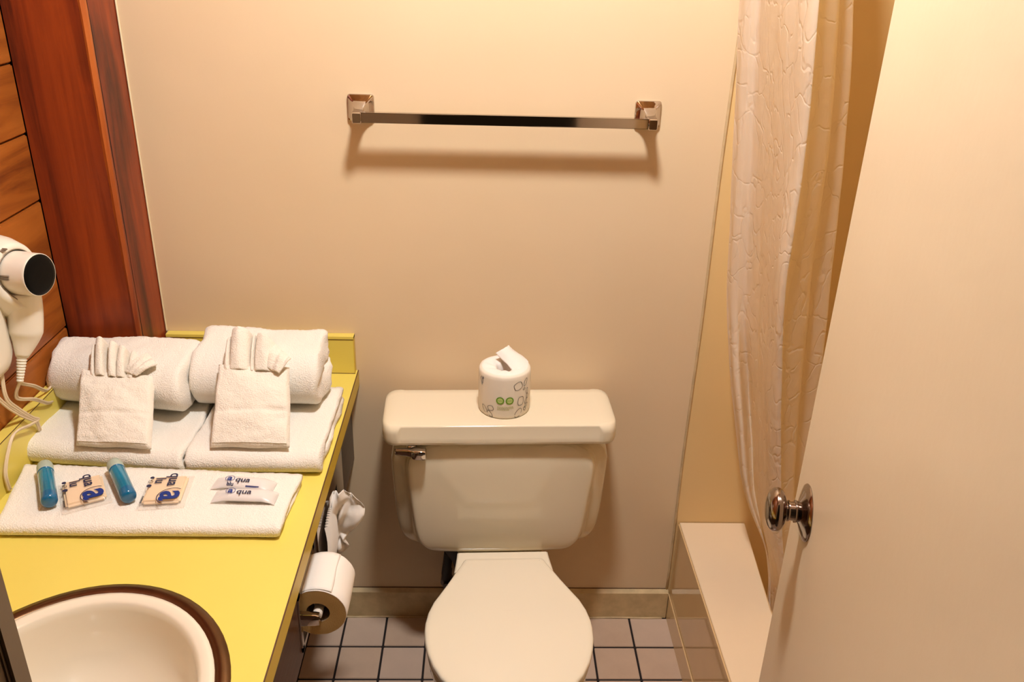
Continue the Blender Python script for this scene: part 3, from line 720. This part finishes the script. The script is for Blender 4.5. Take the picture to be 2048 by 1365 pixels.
# ================================================================== TOWELS
def towel(name, label, x0, x1, yb, yf, z0, n, t, group, front_shift=(0, 0), back_shift=(0, 0), amp=.003, sag=0.0, seed=0., round_end=.008, nx=90, skewx=(0, 0), tmat='towel', shape=None):
    """folded towel: a sheet of thickness t folded n times; folds face front/back, layer ends show at the sides"""
    cen = []          # centreline, (y, z)
    h = t; L = yb - yf
    for k in range(n):
        z = z0 + t*(k + .5)
        ys = [yb - t*.5*1.0, yf + t] if k % 2 else [yf + t, yb - t*.5]
        steps = 14
        seg = [(ys[0] + (ys[1]-ys[0])*i/steps, z) for i in range(steps+1)]
        if k % 2 == 0: seg = seg[::-1]  # runs back -> front on even layers
        else: seg = seg[::-1] if False else [(yf + t + (yb - t*.5 - yf - t)*i/steps, z) for i in range(steps+1)]
        if k % 2 == 0: seg = [(yb - t*.5 + (yf + t - yb + t*.5)*i/steps, z) for i in range(steps+1)]
        if cen:
            zc = (cen[-1][1] + z)/2; py = cen[-1][0]; dirn = -1 if (k-1) % 2 == 0 else 1
            for a in (30, 60, 90, 120, 150):
                cen.append((py + dirn*t*.5*math.sin(R(a))*1.15, zc - t*.5*math.cos(R(a))))
        cen += seg
    hw = t*.5*.955
    Lp, Rp = [], []
    for i, (y, z) in enumerate(cen):
        a = cen[max(i-1, 0)]; b = cen[min(i+1, len(cen)-1)]; d = Vector((b[0]-a[0], b[1]-a[1])).normalized(); nn = Vector((-d.y, d.x))
        e = 1.0
        if i == 0 or i == len(cen)-1: e = .55
        Lp.append((y + nn.x*hw*e, z + nn.y*hw*e)); Rp.append((y - nn.x*hw*e, z - nn.y*hw*e))
    poly = Lp + Rp[::-1]
    H = n*t; rings = []; zmid = z0 + H/2
    for i in range(nx+1):
        u = i/nx; x = x0 + (x1-x0)*u
        # rounded side ends: shrink the sheet thickness towards the last ring
        de = min(u, 1-u)*(x1-x0); k = 1.0
        if de < round_end: k = math.sqrt(max(0, 1-(1-de/round_end)**2))
        ring = []
        m_ = len(cen)
        for j, (y, z) in enumerate(poly):
            cj = j if j < m_ else 2*m_-1-j
            cy, cz = cen[cj]; kk = .45 + .55*k
            y2 = cy + (y-cy)*kk; z2 = cz + (z-cz)*kk
            fr = (yb - y2)/(yb-yf); bk = 1-fr
            y2 += (front_shift[0]*(1-u) + front_shift[1]*u)*fr + (back_shift[0]*(1-u)+back_shift[1]*u)*bk
            xx = x + (skewx[0]*(1-u) + skewx[1]*u)*fr
            hh = (z2-z0)/H
            p = Vector((xx*9+seed, y2*9, z2*9+seed*2))
            dx = 0; 
            nz = fbm(p)*amp; ny = fbm(p + Vector((31, 7, 3)))*amp
            fine = fbm((xx*160+seed, y2*160, z2*160), 2)*.0009
            zz = z2 + (nz*1.1 + fine)*min(1, hh*1.3) - sag*hh*(abs(2*u-1)**3)
            if n*t > .09: zz += .010*(1-fr)*hh*(1-.0) ; y2 += .012*hh*hh*fr*0
            if shape: zz = z0 + (zz-z0)*shape(u, fr)
            edge = 0
            if u < .08: edge = -fbm((y2*14, hh*3, seed))*amp*2.0*(1-u/.08)
            if u > .92: edge = fbm((y2*14, hh*3, seed+5))*amp*2.0*((u-.92)/.08)
            ring.append((xx + edge, y2 + (ny + fine)*(.4+.6*hh), max(zz, z0 + .0004)))
        rings.append(ring)
    bm = loft(rings, False, False)
    bm.verts.ensure_lookup_table()
    # end caps as quads between the two sides of the sheet
    m_ = len(cen); tot = len(poly)
    for base in (0, nx*tot):
        for i in range(m_-1):
            q = [bm.verts[base+i], bm.verts[base+i+1], bm.verts[base+tot-2-i], bm.verts[base+tot-1-i]]
            try: bm.faces.new(q)
            except Exception: pass
    o = obj(name, bm, M[tmat], None, smooth=True)
    return tag(o, label, 'towel', group)
G1 = 'folded white bath linen stacked on the yellow counter'
towel('folded_towel', 'lower folded white towel of the left stack, under the left washcloth', -0.474, -0.172, -0.168, -0.438, ZT, 2, .0225, G1, front_shift=(.026, -.010), back_shift=(0, .0), seed=1.3, amp=.004)
towel('folded_towel', 'lower folded white towel of the right stack, near the counter edge', -0.169, 0.080, -0.145, -0.442, ZT, 2, .0225, G1, front_shift=(.0, .0), seed=4.1, amp=.0032)
towel('bath_towel', 'thick folded white towel on top of the left stack, against the wooden post', -0.482, -0.199, -0.150, -0.302, ZT+.0475, 2, .055, G1, front_shift=(.022, -.034), back_shift=(0, 0), seed=2.2, amp=.006, round_end=.016, sag=.004)
towel('bath_towel', 'thick folded white towel on top of the right stack, against the backsplash', -0.197, 0.055, -0.108, -0.293, ZT+.0475, 2, .057, G1, front_shift=(.0, .0), seed=8.2, amp=.006, round_end=.014)
towel('hand_towel', 'flat folded white towel at the front carrying the toiletries', -0.462, 0.050, -0.433, -0.628, ZT, 2, .0125, G1, front_shift=(-.0, .0), back_shift=(0, -.026), seed=6.6, amp=.0022, nx=140, skewx=(.045, -.006))

# washcloths: a folded pocket with a pleated fan of cloth coming out of its top
def washcloth(name, label, bl, br, tl, tr2, fan, seed, flap):
    root = thing(name, label, 'washcloth', tuple((Vector(bl)+Vector(br))/2), 0, 'folded washcloths leaning on the towels')
    o0 = root.location.copy()
    bl, br, tl, tr2 = map(Vector, (bl, br, tl, tr2))
    up = ((tl+tr2)/2 - (bl+br)/2); nrm = (br-bl).cross(up).normalized()
    if nrm.y > 0: nrm = -nrm
    def P3(u, v, d): 
        return bl*(1-u)*(1-v) + br*u*(1-v) + tl*(1-u)*v + tr2*u*v + nrm*d - o0
    T = .011; nu, nv = 44, 44
    def prof_d(u, v):
        w_ = min(u, 1-u)*.145; e = min(v, 1-v)*.15
        k = min(1, (w_/.006))**.5 if w_ < .006 else 1
        k2 = min(1, (e/.005))**.5 if e < .005 else 1
        bulge = .010*math.sin(math.pi*v)*math.sin(math.pi*u)
        crease = -.003*math.exp(-((v-.40-.03*u)/.025)**2) - .002*math.exp(-((v-.06)/.012)**2)
        wr = .004*fbm((u*3+seed, v*5, seed)) + .0007*fbm((u*50, v*50, seed), 2)
        return (T*k*k2 + bulge + (crease + wr)*k*k2)
    bm = bmesh.new(); F = []; B = []
    for j in range(nv+1):
        v = j/nv; F.append([bm.verts.new(P3(i/nu + .010*fbm((v*3, seed, i > nu/2))*(2*i/nu-1), v + .006*math.sin(i*.22+seed)*(abs(v-.5)*2), prof_d(i/nu, v))) for i in range(nu+1)])
        B.append([bm.verts.new(P3(i/nu + .010*fbm((v*3, seed, i > nu/2))*(2*i/nu-1), v + .006*math.sin(i*.22+seed)*(abs(v-.5)*2), -.0005 + .006*math.sin(math.pi*v)*math.sin(math.pi*i/nu))) for i in range(nu+1)])
    for j in range(nv):
        for i in range(nu):
            bm.faces.new((F[j][i], F[j][i+1], F[j+1][i+1], F[j+1][i])); bm.faces.new((B[j][i+1], B[j][i], B[j+1][i], B[j+1][i+1]))
    for j in range(nv):
        bm.faces.new((F[j][0], F[j+1][0], B[j+1][0], B[j][0])); bm.faces.new((F[j+1][nu], F[j][nu], B[j][nu], B[j+1][nu]))
    for i in range(nu):
        bm.faces.new((F[0][i+1], F[0][i], B[0][i], B[0][i+1])); bm.faces.new((F[nv][i], F[nv][i+1], B[nv][i+1], B[nv][i]))
    obj('pocket', bm, M['cloth'], root, smooth=True)
    # hems
    bm = bmesh.new()
    for v0 in (.035, .055):
        tube([P3(u, v0, prof_d(u, v0)+.0002) for u in [.03 + .94*k/40 for k in range(41)]], .0008, 6, bm=bm)
    obj('hem_stitch', bm, M['cloth'], root, smooth=True)
    # fan: zigzag sheet
    U = fan['u']; bm = bmesh.new(); gv = []
    nfold = len(U)
    path = catmull([Vector((a, 0, d)) for a, d, hgt in U], 6); hts = catmull([Vector((hgt, 0, 0)) for a, d, hgt in U], 6)
    for k, (p, hv) in enumerate(zip(path, hts)):
        row = []
        for i in range(13):
            s = i/12
            uu = .5 + (p.x-.5)*(.86 + fan['flare']*s) + fan['lean']*s*s; dd_ = .006 + p.z*(.35 + .75*s) - .012*s*s + .0015*fbm((k*.25+seed, s*3, 0))
            vv_ = .90 + (.10 + hv.x)*s
            row.append(bm.verts.new(P3(uu, vv_, dd_)))
        gv.append(row)
    for a, b in zip(gv[:-1], gv[1:]):
        for i in range(12): bm.faces.new((a[i], a[i+1], b[i+1], b[i]))
    o = obj('pleated_fan', bm, M['cloth'], root, smooth=True); md = o.modifiers.new('t', 'SOLIDIFY'); md.thickness = .0032; md.offset = 0
    s_ = o.modifiers.new('s', 'SUBSURF'); s_.levels = 1; s_.render_levels = 1
    # corner flap folding to the right over the pocket mouth
    bm = bmesh.new(); gv = []
    A, Bq, Cq, Dq = [Vector(q) for q in flap]
    for j in range(19):
        t = j/18; row = []
        for i in range(15):
            s = i/14
            q = A.lerp(Bq, s).lerp(Dq.lerp(Cq, s), t)
            dd_ = q.z + .010*math.sin(math.pi*s)*(1-.4*t) + .0035*math.sin(t*17+s*4)*t + .002*fbm((s*4, t*4, seed))
            row.append(bm.verts.new(P3(q.x, q.y, dd_)))
        gv.append(row)
    for a, b in zip(gv[:-1], gv[1:]):
        for i in range(14): bm.faces.new((a[i], a[i+1], b[i+1], b[i]))
    o = obj('corner_flap', bm, M['cloth'], root, smooth=True); md = o.modifiers.new('t', 'SOLIDIFY'); md.thickness = .004; md.offset = 0
    s_ = o.modifiers.new('s', 'SUBSURF'); s_.levels = 1; s_.render_levels = 1
    return root
fan1 = {'u': [(.10, .004, .30), (.14, .016, .34), (.17, .004, .38), (.22, .026, .40), (.30, .030, .40), (.335, .002, .38), (.38, .000, .36), (.42, .028, .37), (.49, .024, .36), (.51, .002, .34), (.545, .024, .34), (.62, .026, .31), (.66, .004, .28), (.72, .020, .30), (.80, .014, .22), (.86, .004, .15)], 'flare': .10, 'lean': .02}
fan2 = {'u': [(.04, .006, .24), (.08, .016, .32), (.12, .002, .38), (.16, .024, .41), (.28, .034, .41), (.40, .022, .40), (.44, .000, .38), (.48, .022, .37), (.52, .002, .36), (.56, .028, .36), (.70, .034, .32), (.82, .018, .24), (.92, .006, .14)], 'flare': .08, 'lean': .02}
def TD(px): return px
washcloth('washcloth', 'left white washcloth folded into a pocket with a pleated fan, leaning on the left stack',
    (-0.366, -0.424, 0.7845), (-0.227, -0.432, 0.7845), (-0.3935, -0.297, 0.876), (-0.2555, -0.300, 0.8655), fan1, 1.7,
    [(.62, .98, .014), (.92, 1.30, .010), (1.10, 1.10, .020), (.80, .92, .020)])
washcloth('washcloth', 'right white washcloth folded into a pocket with a pleated fan, leaning on the right stack',
    (-0.122, -0.424, 0.7845), (0.0235, -0.424, 0.7845), (-0.132, -0.290, 0.889), (0.0035, -0.290, 0.883), fan2, 5.3,
    [(.60, .98, .014), (.78, 1.30, .012), (1.06, 1.05, .022), (.88, .86, .022)])

# ================================================================== TOILETRIES
ZTT = ZT + .0258
def bottle(label, a, b, g):
    a = Vector(a); b = Vector(b); ax_ = (b-a); L = ax_.length; ax_.normalize()
    root = thing('toiletry_bottle', label, 'bottle', tuple((a+b)/2), 0, g); o0 = root.location
    obj('bottle_body', lathe([(L*.22, .0105), (L*.24, .0128), (L*.27, .0132), (L*.84, .0132)], a-o0, ax_, 32, True, False), M['teal'], root, smooth=True)
    obj('bottle_foot', lathe([(L*.84, .0132), (L*.95, .0132), (L*.985, .012), (L, .008), (L*1.003, .001)], a-o0, ax_, 32, False, True), M['tealdark'], root, smooth=True)
    obj('cap', lathe([(0, .001), (.0005, .008), (.004, .0125), (.010, .0137), (L*.21, .0137), (L*.225, .0125)], a-o0, ax_, 32), M['frost'], root, smooth=True)
    obj('neck_ring', lathe([(L*.225, .0118), (L*.23, .0135), (L*.245, .0135), (L*.25, .012)], a-o0, ax_, 32), M['tealdark'], root, smooth=True)
GB = 'teal bottles of body wash'
zb = ZTT + .0145
bottle('teal bottle with frosted cap left of the first soap packet', (-0.4045, -0.470, zb), (-0.3445, -0.583, zb), GB)
bottle('teal bottle with frosted cap between the two soap packets', (-0.2835, -0.466, zb+.003), (-0.2185, -0.568, zb), GB)

def soap(label, cx, cy, ang, wx, wy, g, big, line):
    root = thing('soap_packet', label, 'soap', (cx, cy, ZTT), ang, g)
    obj('soap_bar', box(-wx*.41, wx*.41, -wy*.40, wy*.40, .001, .0105, .004, 3), M['soap'], root, auto=60)
    nu = 28; bm = bmesh.new()
    def zz(u, v):
        e = min(u, 1-u, v, 1-v); k = min(1, max(0, (e-.06)/.12)); return .0018 + .0108*k**.7 + .0008*fbm((u*7+cx*50, v*7, 1))
    for top in (1, 0):
        gv = []
        for i in range(nu+1):
            gv.append([bm.verts.new(((i/nu-.5)*wx, (j/nu-.5)*wy, zz(i/nu, j/nu) if top else .0006)) for j in range(nu+1)])
        for a, b in zip(gv[:-1], gv[1:]):
            for j in range(nu): bm.faces.new((a[j], a[j+1], b[j+1], b[j]))
    obj('wrapper_film', bm, M['film'], root, smooth=True)
    zt = .0134
    def put(txt, size, x, y, mtl, rot, bold=0, nm='print'):
        me = text_mesh(txt, size, Matrix.Translation((x, y, zt)) @ Matrix.Rotation(rot, 4, 'Z'), .0001, bold); link(nm, me, mtl, root)
    return root, put
def arc(root, cx, cy, r, a0, a1, wd, z, mtl, name='ring_print'):
    bm = bmesh.new(); pr = None
    for k in range(41):
        t = R(a0 + (a1-a0)*k/40)
        a = bm.verts.new((cx + (r-wd/2)*math.cos(t), cy + (r-wd/2)*math.sin(t), z)); b = bm.verts.new((cx + (r+wd/2)*math.cos(t), cy + (r+wd/2)*math.sin(t), z))
        if pr: bm.faces.new((pr[0], pr[1], b, a))
        pr = (a, b)
    o = obj(name, bm, mtl, root); o.modifiers.new('t', 'SOLIDIFY').thickness = .0002
GS = 'wrapped guest soaps'
for lab, cx, cy, ang, dx in (('wrapped cream soap with blue print between the two teal bottles', -0.3075, -0.538, R(28), 0), ('wrapped cream soap with blue print right of the second teal bottle', -0.170, -0.533, R(6), 0)):
    root, put = soap(lab, cx, cy, ang, .078, .096, GS, 1, 1)
    put('a', .066, .0175, -.027, M['navy'], R(-90), .0014, 'large_letter_print')
    arc(root, .016, -.029, .0235, 60, 235, .0013, .0136, M['ink'])
    put('qua', .027, .010, .022, M['ink'], R(-90), .0004)
    put('lu', .024, -.013, .020, M['ink'], R(-90), .0004)
    bm = bmesh.new()
    for (px_, py_, rr2) in ((-.0285, .031, .0036), (-.0285, .006, .0042)):
        vs = [bm.verts.new((px_ + rr2*math.cos(2*math.pi*k/20), py_ + rr2*math.sin(2*math.pi*k/20), .0128)) for k in range(20)]; bm.faces.new(vs)
    o = obj('dot_print', bm, M['ink'], root); o.modifiers.new('t', 'SOLIDIFY').thickness = .0002
    arc(root, -.0285, .0185, .0034, 0, 360, .0007, .0128, M['brownink'])
    bm = bmesh.new()
    for k in range(9): box(-.0352, -.0328 + .001*(k % 2), -.036 + k*.0024, -.0346 + k*.0024, .0062, .0065, bm=bm)
    obj('small_print', bm, M['brownink'], root)
GW = 'milky wrapped tubes printed aqua'
for lab, cx, cy, ang, k in (('upper of the two white wrapped tubes printed aqua', -0.042, -0.512, R(-7), 0), ('lower of the two white wrapped tubes printed aqua', -0.031, -0.548, R(-3), 1)):
    root = thing('toiletry_sachet', lab, 'sachet', (cx, cy, ZTT), ang, GW)
    bm = loft([[(x, hy*math.cos(t), .0008 + hz + hz*math.sin(t)) for t in [2*math.pi*q/16 for q in range(16)]] for x, hy, hz in ((-.027, .0135, .0062), (-.024, .0145, .0068), (.036, .0145, .0068), (.042, .0145, .005), (.049, .0150, .0012))])
    obj('tube_body', bm, mat('white_tube_%d' % k, (0.86, 0.80, 0.74), .3), root, auto=50)
    bm = loft([[(x, hy*math.cos(t), .0006 + hz + hz*math.sin(t)) for t in [2*math.pi*q/16 for q in range(16)]] for x, hy, hz in ((-.053, .0175, .0011), (-.050, .0172, .0016), (-.030, .0168, .0066), (.034, .0166, .0074), (.050, .0168, .0042), (.056, .0170, .0012))])
    obj('sachet_film', bm, M['milky'], root, auto=50)
    me = text_mesh('a', .0195, Matrix.Translation((-.0225, .001, .0162)), .0001, .0005); link('letter_print', me, M['navy'], root)
    arc(root, -.0225, .0005, .0078, 0, 360, .0008, .0161, M['navy'])
    me = text_mesh('qua', .0185, Matrix.Translation((.0015, -.001, .0162)), .0001, .0002); link('word_print', me, M['ink'], root)
    if k == 0:
        me = text_mesh('blu', .010, Matrix.Translation((-.018, -.0125, .0130)) @ Matrix.Rotation(R(35), 4, 'X'), .0001, .0003); link('word_print', me, M['ink'], root)
        obj('bar_print', loft([[(x, -.0125, .0125), (x, -.0150, .0105), (x, -.0152, .0108), (x, -.0127, .0128)] for x in (.010, .034)]), mat('slate_bar', (0.05, 0.06, 0.16), .5), root)

# ================================================================== HAIR DRYER
hdry = thing('hair_dryer', 'white wall-mounted hair dryer with black nozzle opening on the cedar planks', 'hair dryer', (XL, -0.42, 1.06))
O = Vector((XL, -0.42, 1.06))
D0 = Vector((-0.372, -0.412, 1.115)) - O
nv_ = Vector((.96, -.27, .04)).normalized()
obj('nozzle_barrel', lathe([(-.095, .036), (-.075, .0385), (-.04, .0375), (-.006, .0362), (-.001, .0358)], D0, nv_, 48, True, False), M['plastic'], hdry, smooth=True)
obj('nozzle_rim', lathe([(-.004, .0363), (.0, .0362), (.0008, .0356), (.0006, .0348)], D0, nv_, 48, False, False), M['plastic'], hdry, smooth=True)
obj('nozzle_grille', lathe([(.0004, .0352), (.0016, .0340), (.0022, .028), (.0026, .016), (.0028, .001)], D0, nv_, 48, False, True), M['black'], hdry, smooth=True)
# cradle: cup ring around the barrel with a pointed chin, and housing on the wall
rg = []
for h, r in ((-.045, .0405), (-.043, .046), (-.052, .052), (-.075, .060), (-.100, .064), (-.115, .063)):
    a_, b_, n__ = basis(nv_); ring = []
    for k in range(56):
        t = 2*math.pi*k/56; ex = 1 + .38*max(0, -math.sin(t))**3
        hh = h + .018*max(0, -math.sin(t))**2
        ring.append(D0 + n__*hh + a_*(r*math.cos(t)) + b_*(r*ex*math.sin(t)))
    rg.append(ring)
for r_ in rg:
    for q in r_: q.x = max(q.x, .0008)
obj('cradle', loft(rg, False, True), M['plastic'], hdry, smooth=True)
obj('cradle_seam', tube([q*1.0 + nv_*.0008 for q in rg[0]] + [rg[0][0] + nv_*.0008], .0009, 6), M['plastic_shade'], hdry, smooth=True)
bmh = loft([[(x, -.045 + y, z - .022) for y, z in rrect(hy, hz, r, 6)] for x, hy, hz, r in ((.0008, .062, .100, .03), (.02, .062, .100, .03), (.036, .056, .094, .03), (.045, .044, .082, .03), (.048, .03, .066, .03))])
obj('wall_housing', bmh, M['plastic'], hdry, smooth=True)
# handle hanging below
hp = catmull([D0 - nv_*.045 + Vector((0, .0, -.028)), D0 - nv_*.047 + Vector((-.002, .003, -.07)), D0 - nv_*.05 + Vector((-.004, -.004, -.115)), D0 - nv_*.052 + Vector((-.007, -.022, -.150))], 8)
obj('handle', tube(hp, lambda s: .030 - .003*s - .017*max(0, s-.62)/.38*1.0, 24), M['plastic'], hdry, smooth=True)
e0 = hp[-1]; e1 = e0 + Vector((-.006, -.012, -.040))
bm = bmesh.new()
for k in range(9):
    c = e0.lerp(e1, k/8.0); lathe([(-.003, .0078-.0003*k), (0, .0092-.0004*k), (.0018, .0078-.0003*k)], c, (e1-e0), 16, bm=bm)
obj('strain_relief', bm, M['plastic'], hdry, smooth=True)
# ribbed switches
rad = Vector((.5, -.85, .12)); rad = (rad - nv_*rad.dot(nv_)).normalized()
upr = Vector((.0, -.35, .93)); upr = (upr - nv_*upr.dot(nv_)).normalized()
for nm, c, t_ in (('vent_slot', D0 - nv_*.049 + upr*.0475, 0), ('switch', D0 - nv_*.036 + rad*.0372, 0)):
    a_ = nv_
    out = rad if nm == 'switch' else upr
    sd = a_.cross(out).normalized(); bm = bmesh.new()
    for k, wd in enumerate((.010, .0095, .009)):
        off = sd*((k-1)*.0032)
        q = [c + off + a_*sgn1*wd + sd*sgn2*.001 + out*dz for dz in (0, .0022) for sgn1, sgn2 in ((-1, -1), (1, -1), (1, 1), (-1, 1))]
        v = [bm.verts.new(p) for p in q]
        for f in ((3,2,1,0),(4,5,6,7),(0,1,5,4),(1,2,6,5),(2,3,7,6),(3,0,4,7)): bm.faces.new([v[i] for i in f])
    obj(nm, bm, M['plastic_shade'], hdry)
# cords
def cord(pts, r=.0021):
    bm = bmesh.new(); path = catmull([Vector(p) - O for p in pts], 10)
    for s in (-1, 1): tube([p + Vector((.3, .9, .2)).normalized()*s*r*.95 for p in path], r, 8, bm=bm)
    obj('cord', bm, M['cord'], hdry, smooth=True)
ee = e1 + O
cord([tuple(ee), (-0.452, -0.425, 0.885), (-0.452, -0.372, 0.852), (-0.458, -0.325, 0.818), (-0.462, -0.300, 0.806)])
cord([tuple(ee + Vector((0, .004, 0))), (-0.458, -0.390, 0.895), (-0.460, -0.350, 0.868), (-0.466, -0.305, 0.834), (-0.468, -0.28, 0.83)])
cord([(-0.462, -0.425, 1.02), (-0.458, -0.428, 0.985), (-0.456, -0.446, 0.935), (-0.456, -0.448, 0.895), (-0.455, -0.425, 0.862), (-0.452, -0.394, 0.826), (-0.451, -0.378, 0.812), (-0.453, -0.402, 0.815), (-0.456, -0.450, 0.826), (-0.457, -0.480, 0.805), (-0.458, -0.500, 0.775), (-0.459, -0.500, 0.745), (-0.459, -0.498, 0.738)])
cord([(-0.464, -0.450, 1.00), (-0.462, -0.475, 0.95), (-0.460, -0.470, 0.915), (-0.459, -0.446, 0.878), (-0.456, -0.415, 0.842), (-0.452, -0.386, 0.814), (-0.456, -0.374, 0.80), (-0.459, -0.366, 0.782)])

# ================================================================== SHOWER CURTAIN
CUR = [
[(0.86,-0.015,1.62),(0.884,-0.015,1.35),(0.904,-0.02,1.1),(0.924,-0.03,0.9),(0.952,-0.07,0.7),(0.991,-0.13,0.5),(1.048,-0.19,0.36),(1.058,-0.24,0.22)],
[(0.870,-0.05,1.62),(0.892,-0.05,1.35),(0.914,-0.05,1.1),(0.936,-0.06,0.9),(0.961,-0.11,0.7),(0.997,-0.16,0.5),(1.048,-0.21,0.36),(1.058,-0.26,0.22)],
[(0.888,-0.06,1.62),(0.910,-0.06,1.35),(0.936,-0.06,1.1),(0.958,-0.06,0.9),(0.994,-0.06,0.7),(1.016,-0.13,0.5),(1.050,-0.2,0.36),(1.064,-0.25,0.22)],
[(0.885,-0.12,1.62),(0.918,-0.12,1.35),(0.944,-0.12,1.1),(0.965,-0.12,0.9),(0.988,-0.14,0.7),(1.011,-0.18,0.5),(1.049,-0.22,0.36),(1.065,-0.27,0.22)],
[(0.885,-0.26,1.62),(0.91,-0.26,1.35),(0.928,-0.25,1.1),(0.95,-0.24,0.9),(0.975,-0.24,0.7),(1.006,-0.25,0.5),(1.048,-0.27,0.36),(1.064,-0.3,0.22)],
[(0.894,-0.35,1.62),(0.913,-0.35,1.35),(0.919,-0.35,1.1),(0.946,-0.34,0.9),(0.979,-0.33,0.7),(1.014,-0.33,0.5),(1.050,-0.33,0.36),(1.074,-0.34,0.22)],
[(0.947,-0.28,1.62),(0.98,-0.28,1.35),(0.993,-0.28,1.1),(1.008,-0.28,0.9),(1.028,-0.28,0.7),(1.054,-0.28,0.5),(1.078,-0.28,0.36),(1.108,-0.28,0.22)],
[(0.991,-0.24,1.62),(1.03,-0.24,1.35),(1.055,-0.24,1.1),(1.071,-0.24,0.9),(1.087,-0.24,0.7),(1.098,-0.24,0.5),(1.112,-0.24,0.36),(1.139,-0.24,0.22)]]
cur = thing('shower_curtain', 'pale cream vinyl shower curtain bunched over the curb behind the open door', 'curtain', (0.93, -0.2, 1.95))
O2 = Vector((0.93, -0.2, 1.95)); cl = []
for c in CUR:
    top = Vector((c[0][0]*.5 + .45, c[0][1]*.8, 1.93))
    cl.append(catmull([top] + c, 10))
nl = len(cl[0]); bm = bmesh.new(); gv = []
for i in range(nl):
    r = catmull([cl[k][i] for k in range(8)], 12); row = []
    for j, p in enumerate(r):
        d = .0026*fbm((p.y*16, p.z*5, j*.03)) + .0010*fbm((p.y*40, p.z*14, 3)) + .0012*math.sin(j*.55 + p.z*.7)*(.5+.5*math.sin(j*.13))
        if j > 58: d += .011*math.sin((j-58)*.62 + p.z*.5)*min(1, (j-58)/8)
        q = Vector((p.x + d, min(p.y, -.006), p.z)) - O2; row.append(bm.verts.new(q))
    gv.append(row)
for a, b in zip(gv[:-1], gv[1:]):
    for i in range(len(a)-1): bm.faces.new((a[i], a[i+1], b[i+1], b[i]))
o = obj('curtain_sheet', bm, M['vinyl'], cur, smooth=True); sb_ = o.modifiers.new('s', 'SUBSURF'); sb_.levels = 1; sb_.render_levels = 1
for k in range(8):
    bm = bmesh.new(); tube([Vector((.022*math.cos(t), 0, .022*math.sin(t)+.005)) + Vector((.0, .16 - k*.035, .008)) for t in [2*math.pi*q/16 for q in range(17)]], .0018, 6, bm=bm)
    obj('ring', bm, M['chrome'], cur, smooth=True)
rod = obj('curtain_rod', lathe([(0, .0125), (1.45, .0125)], (0.93, -0.002, 1.965), (0, -1, 0), 20), M['chrome'], None, auto=40)
tag(rod, 'chrome rod the shower curtain hangs from', 'rod')
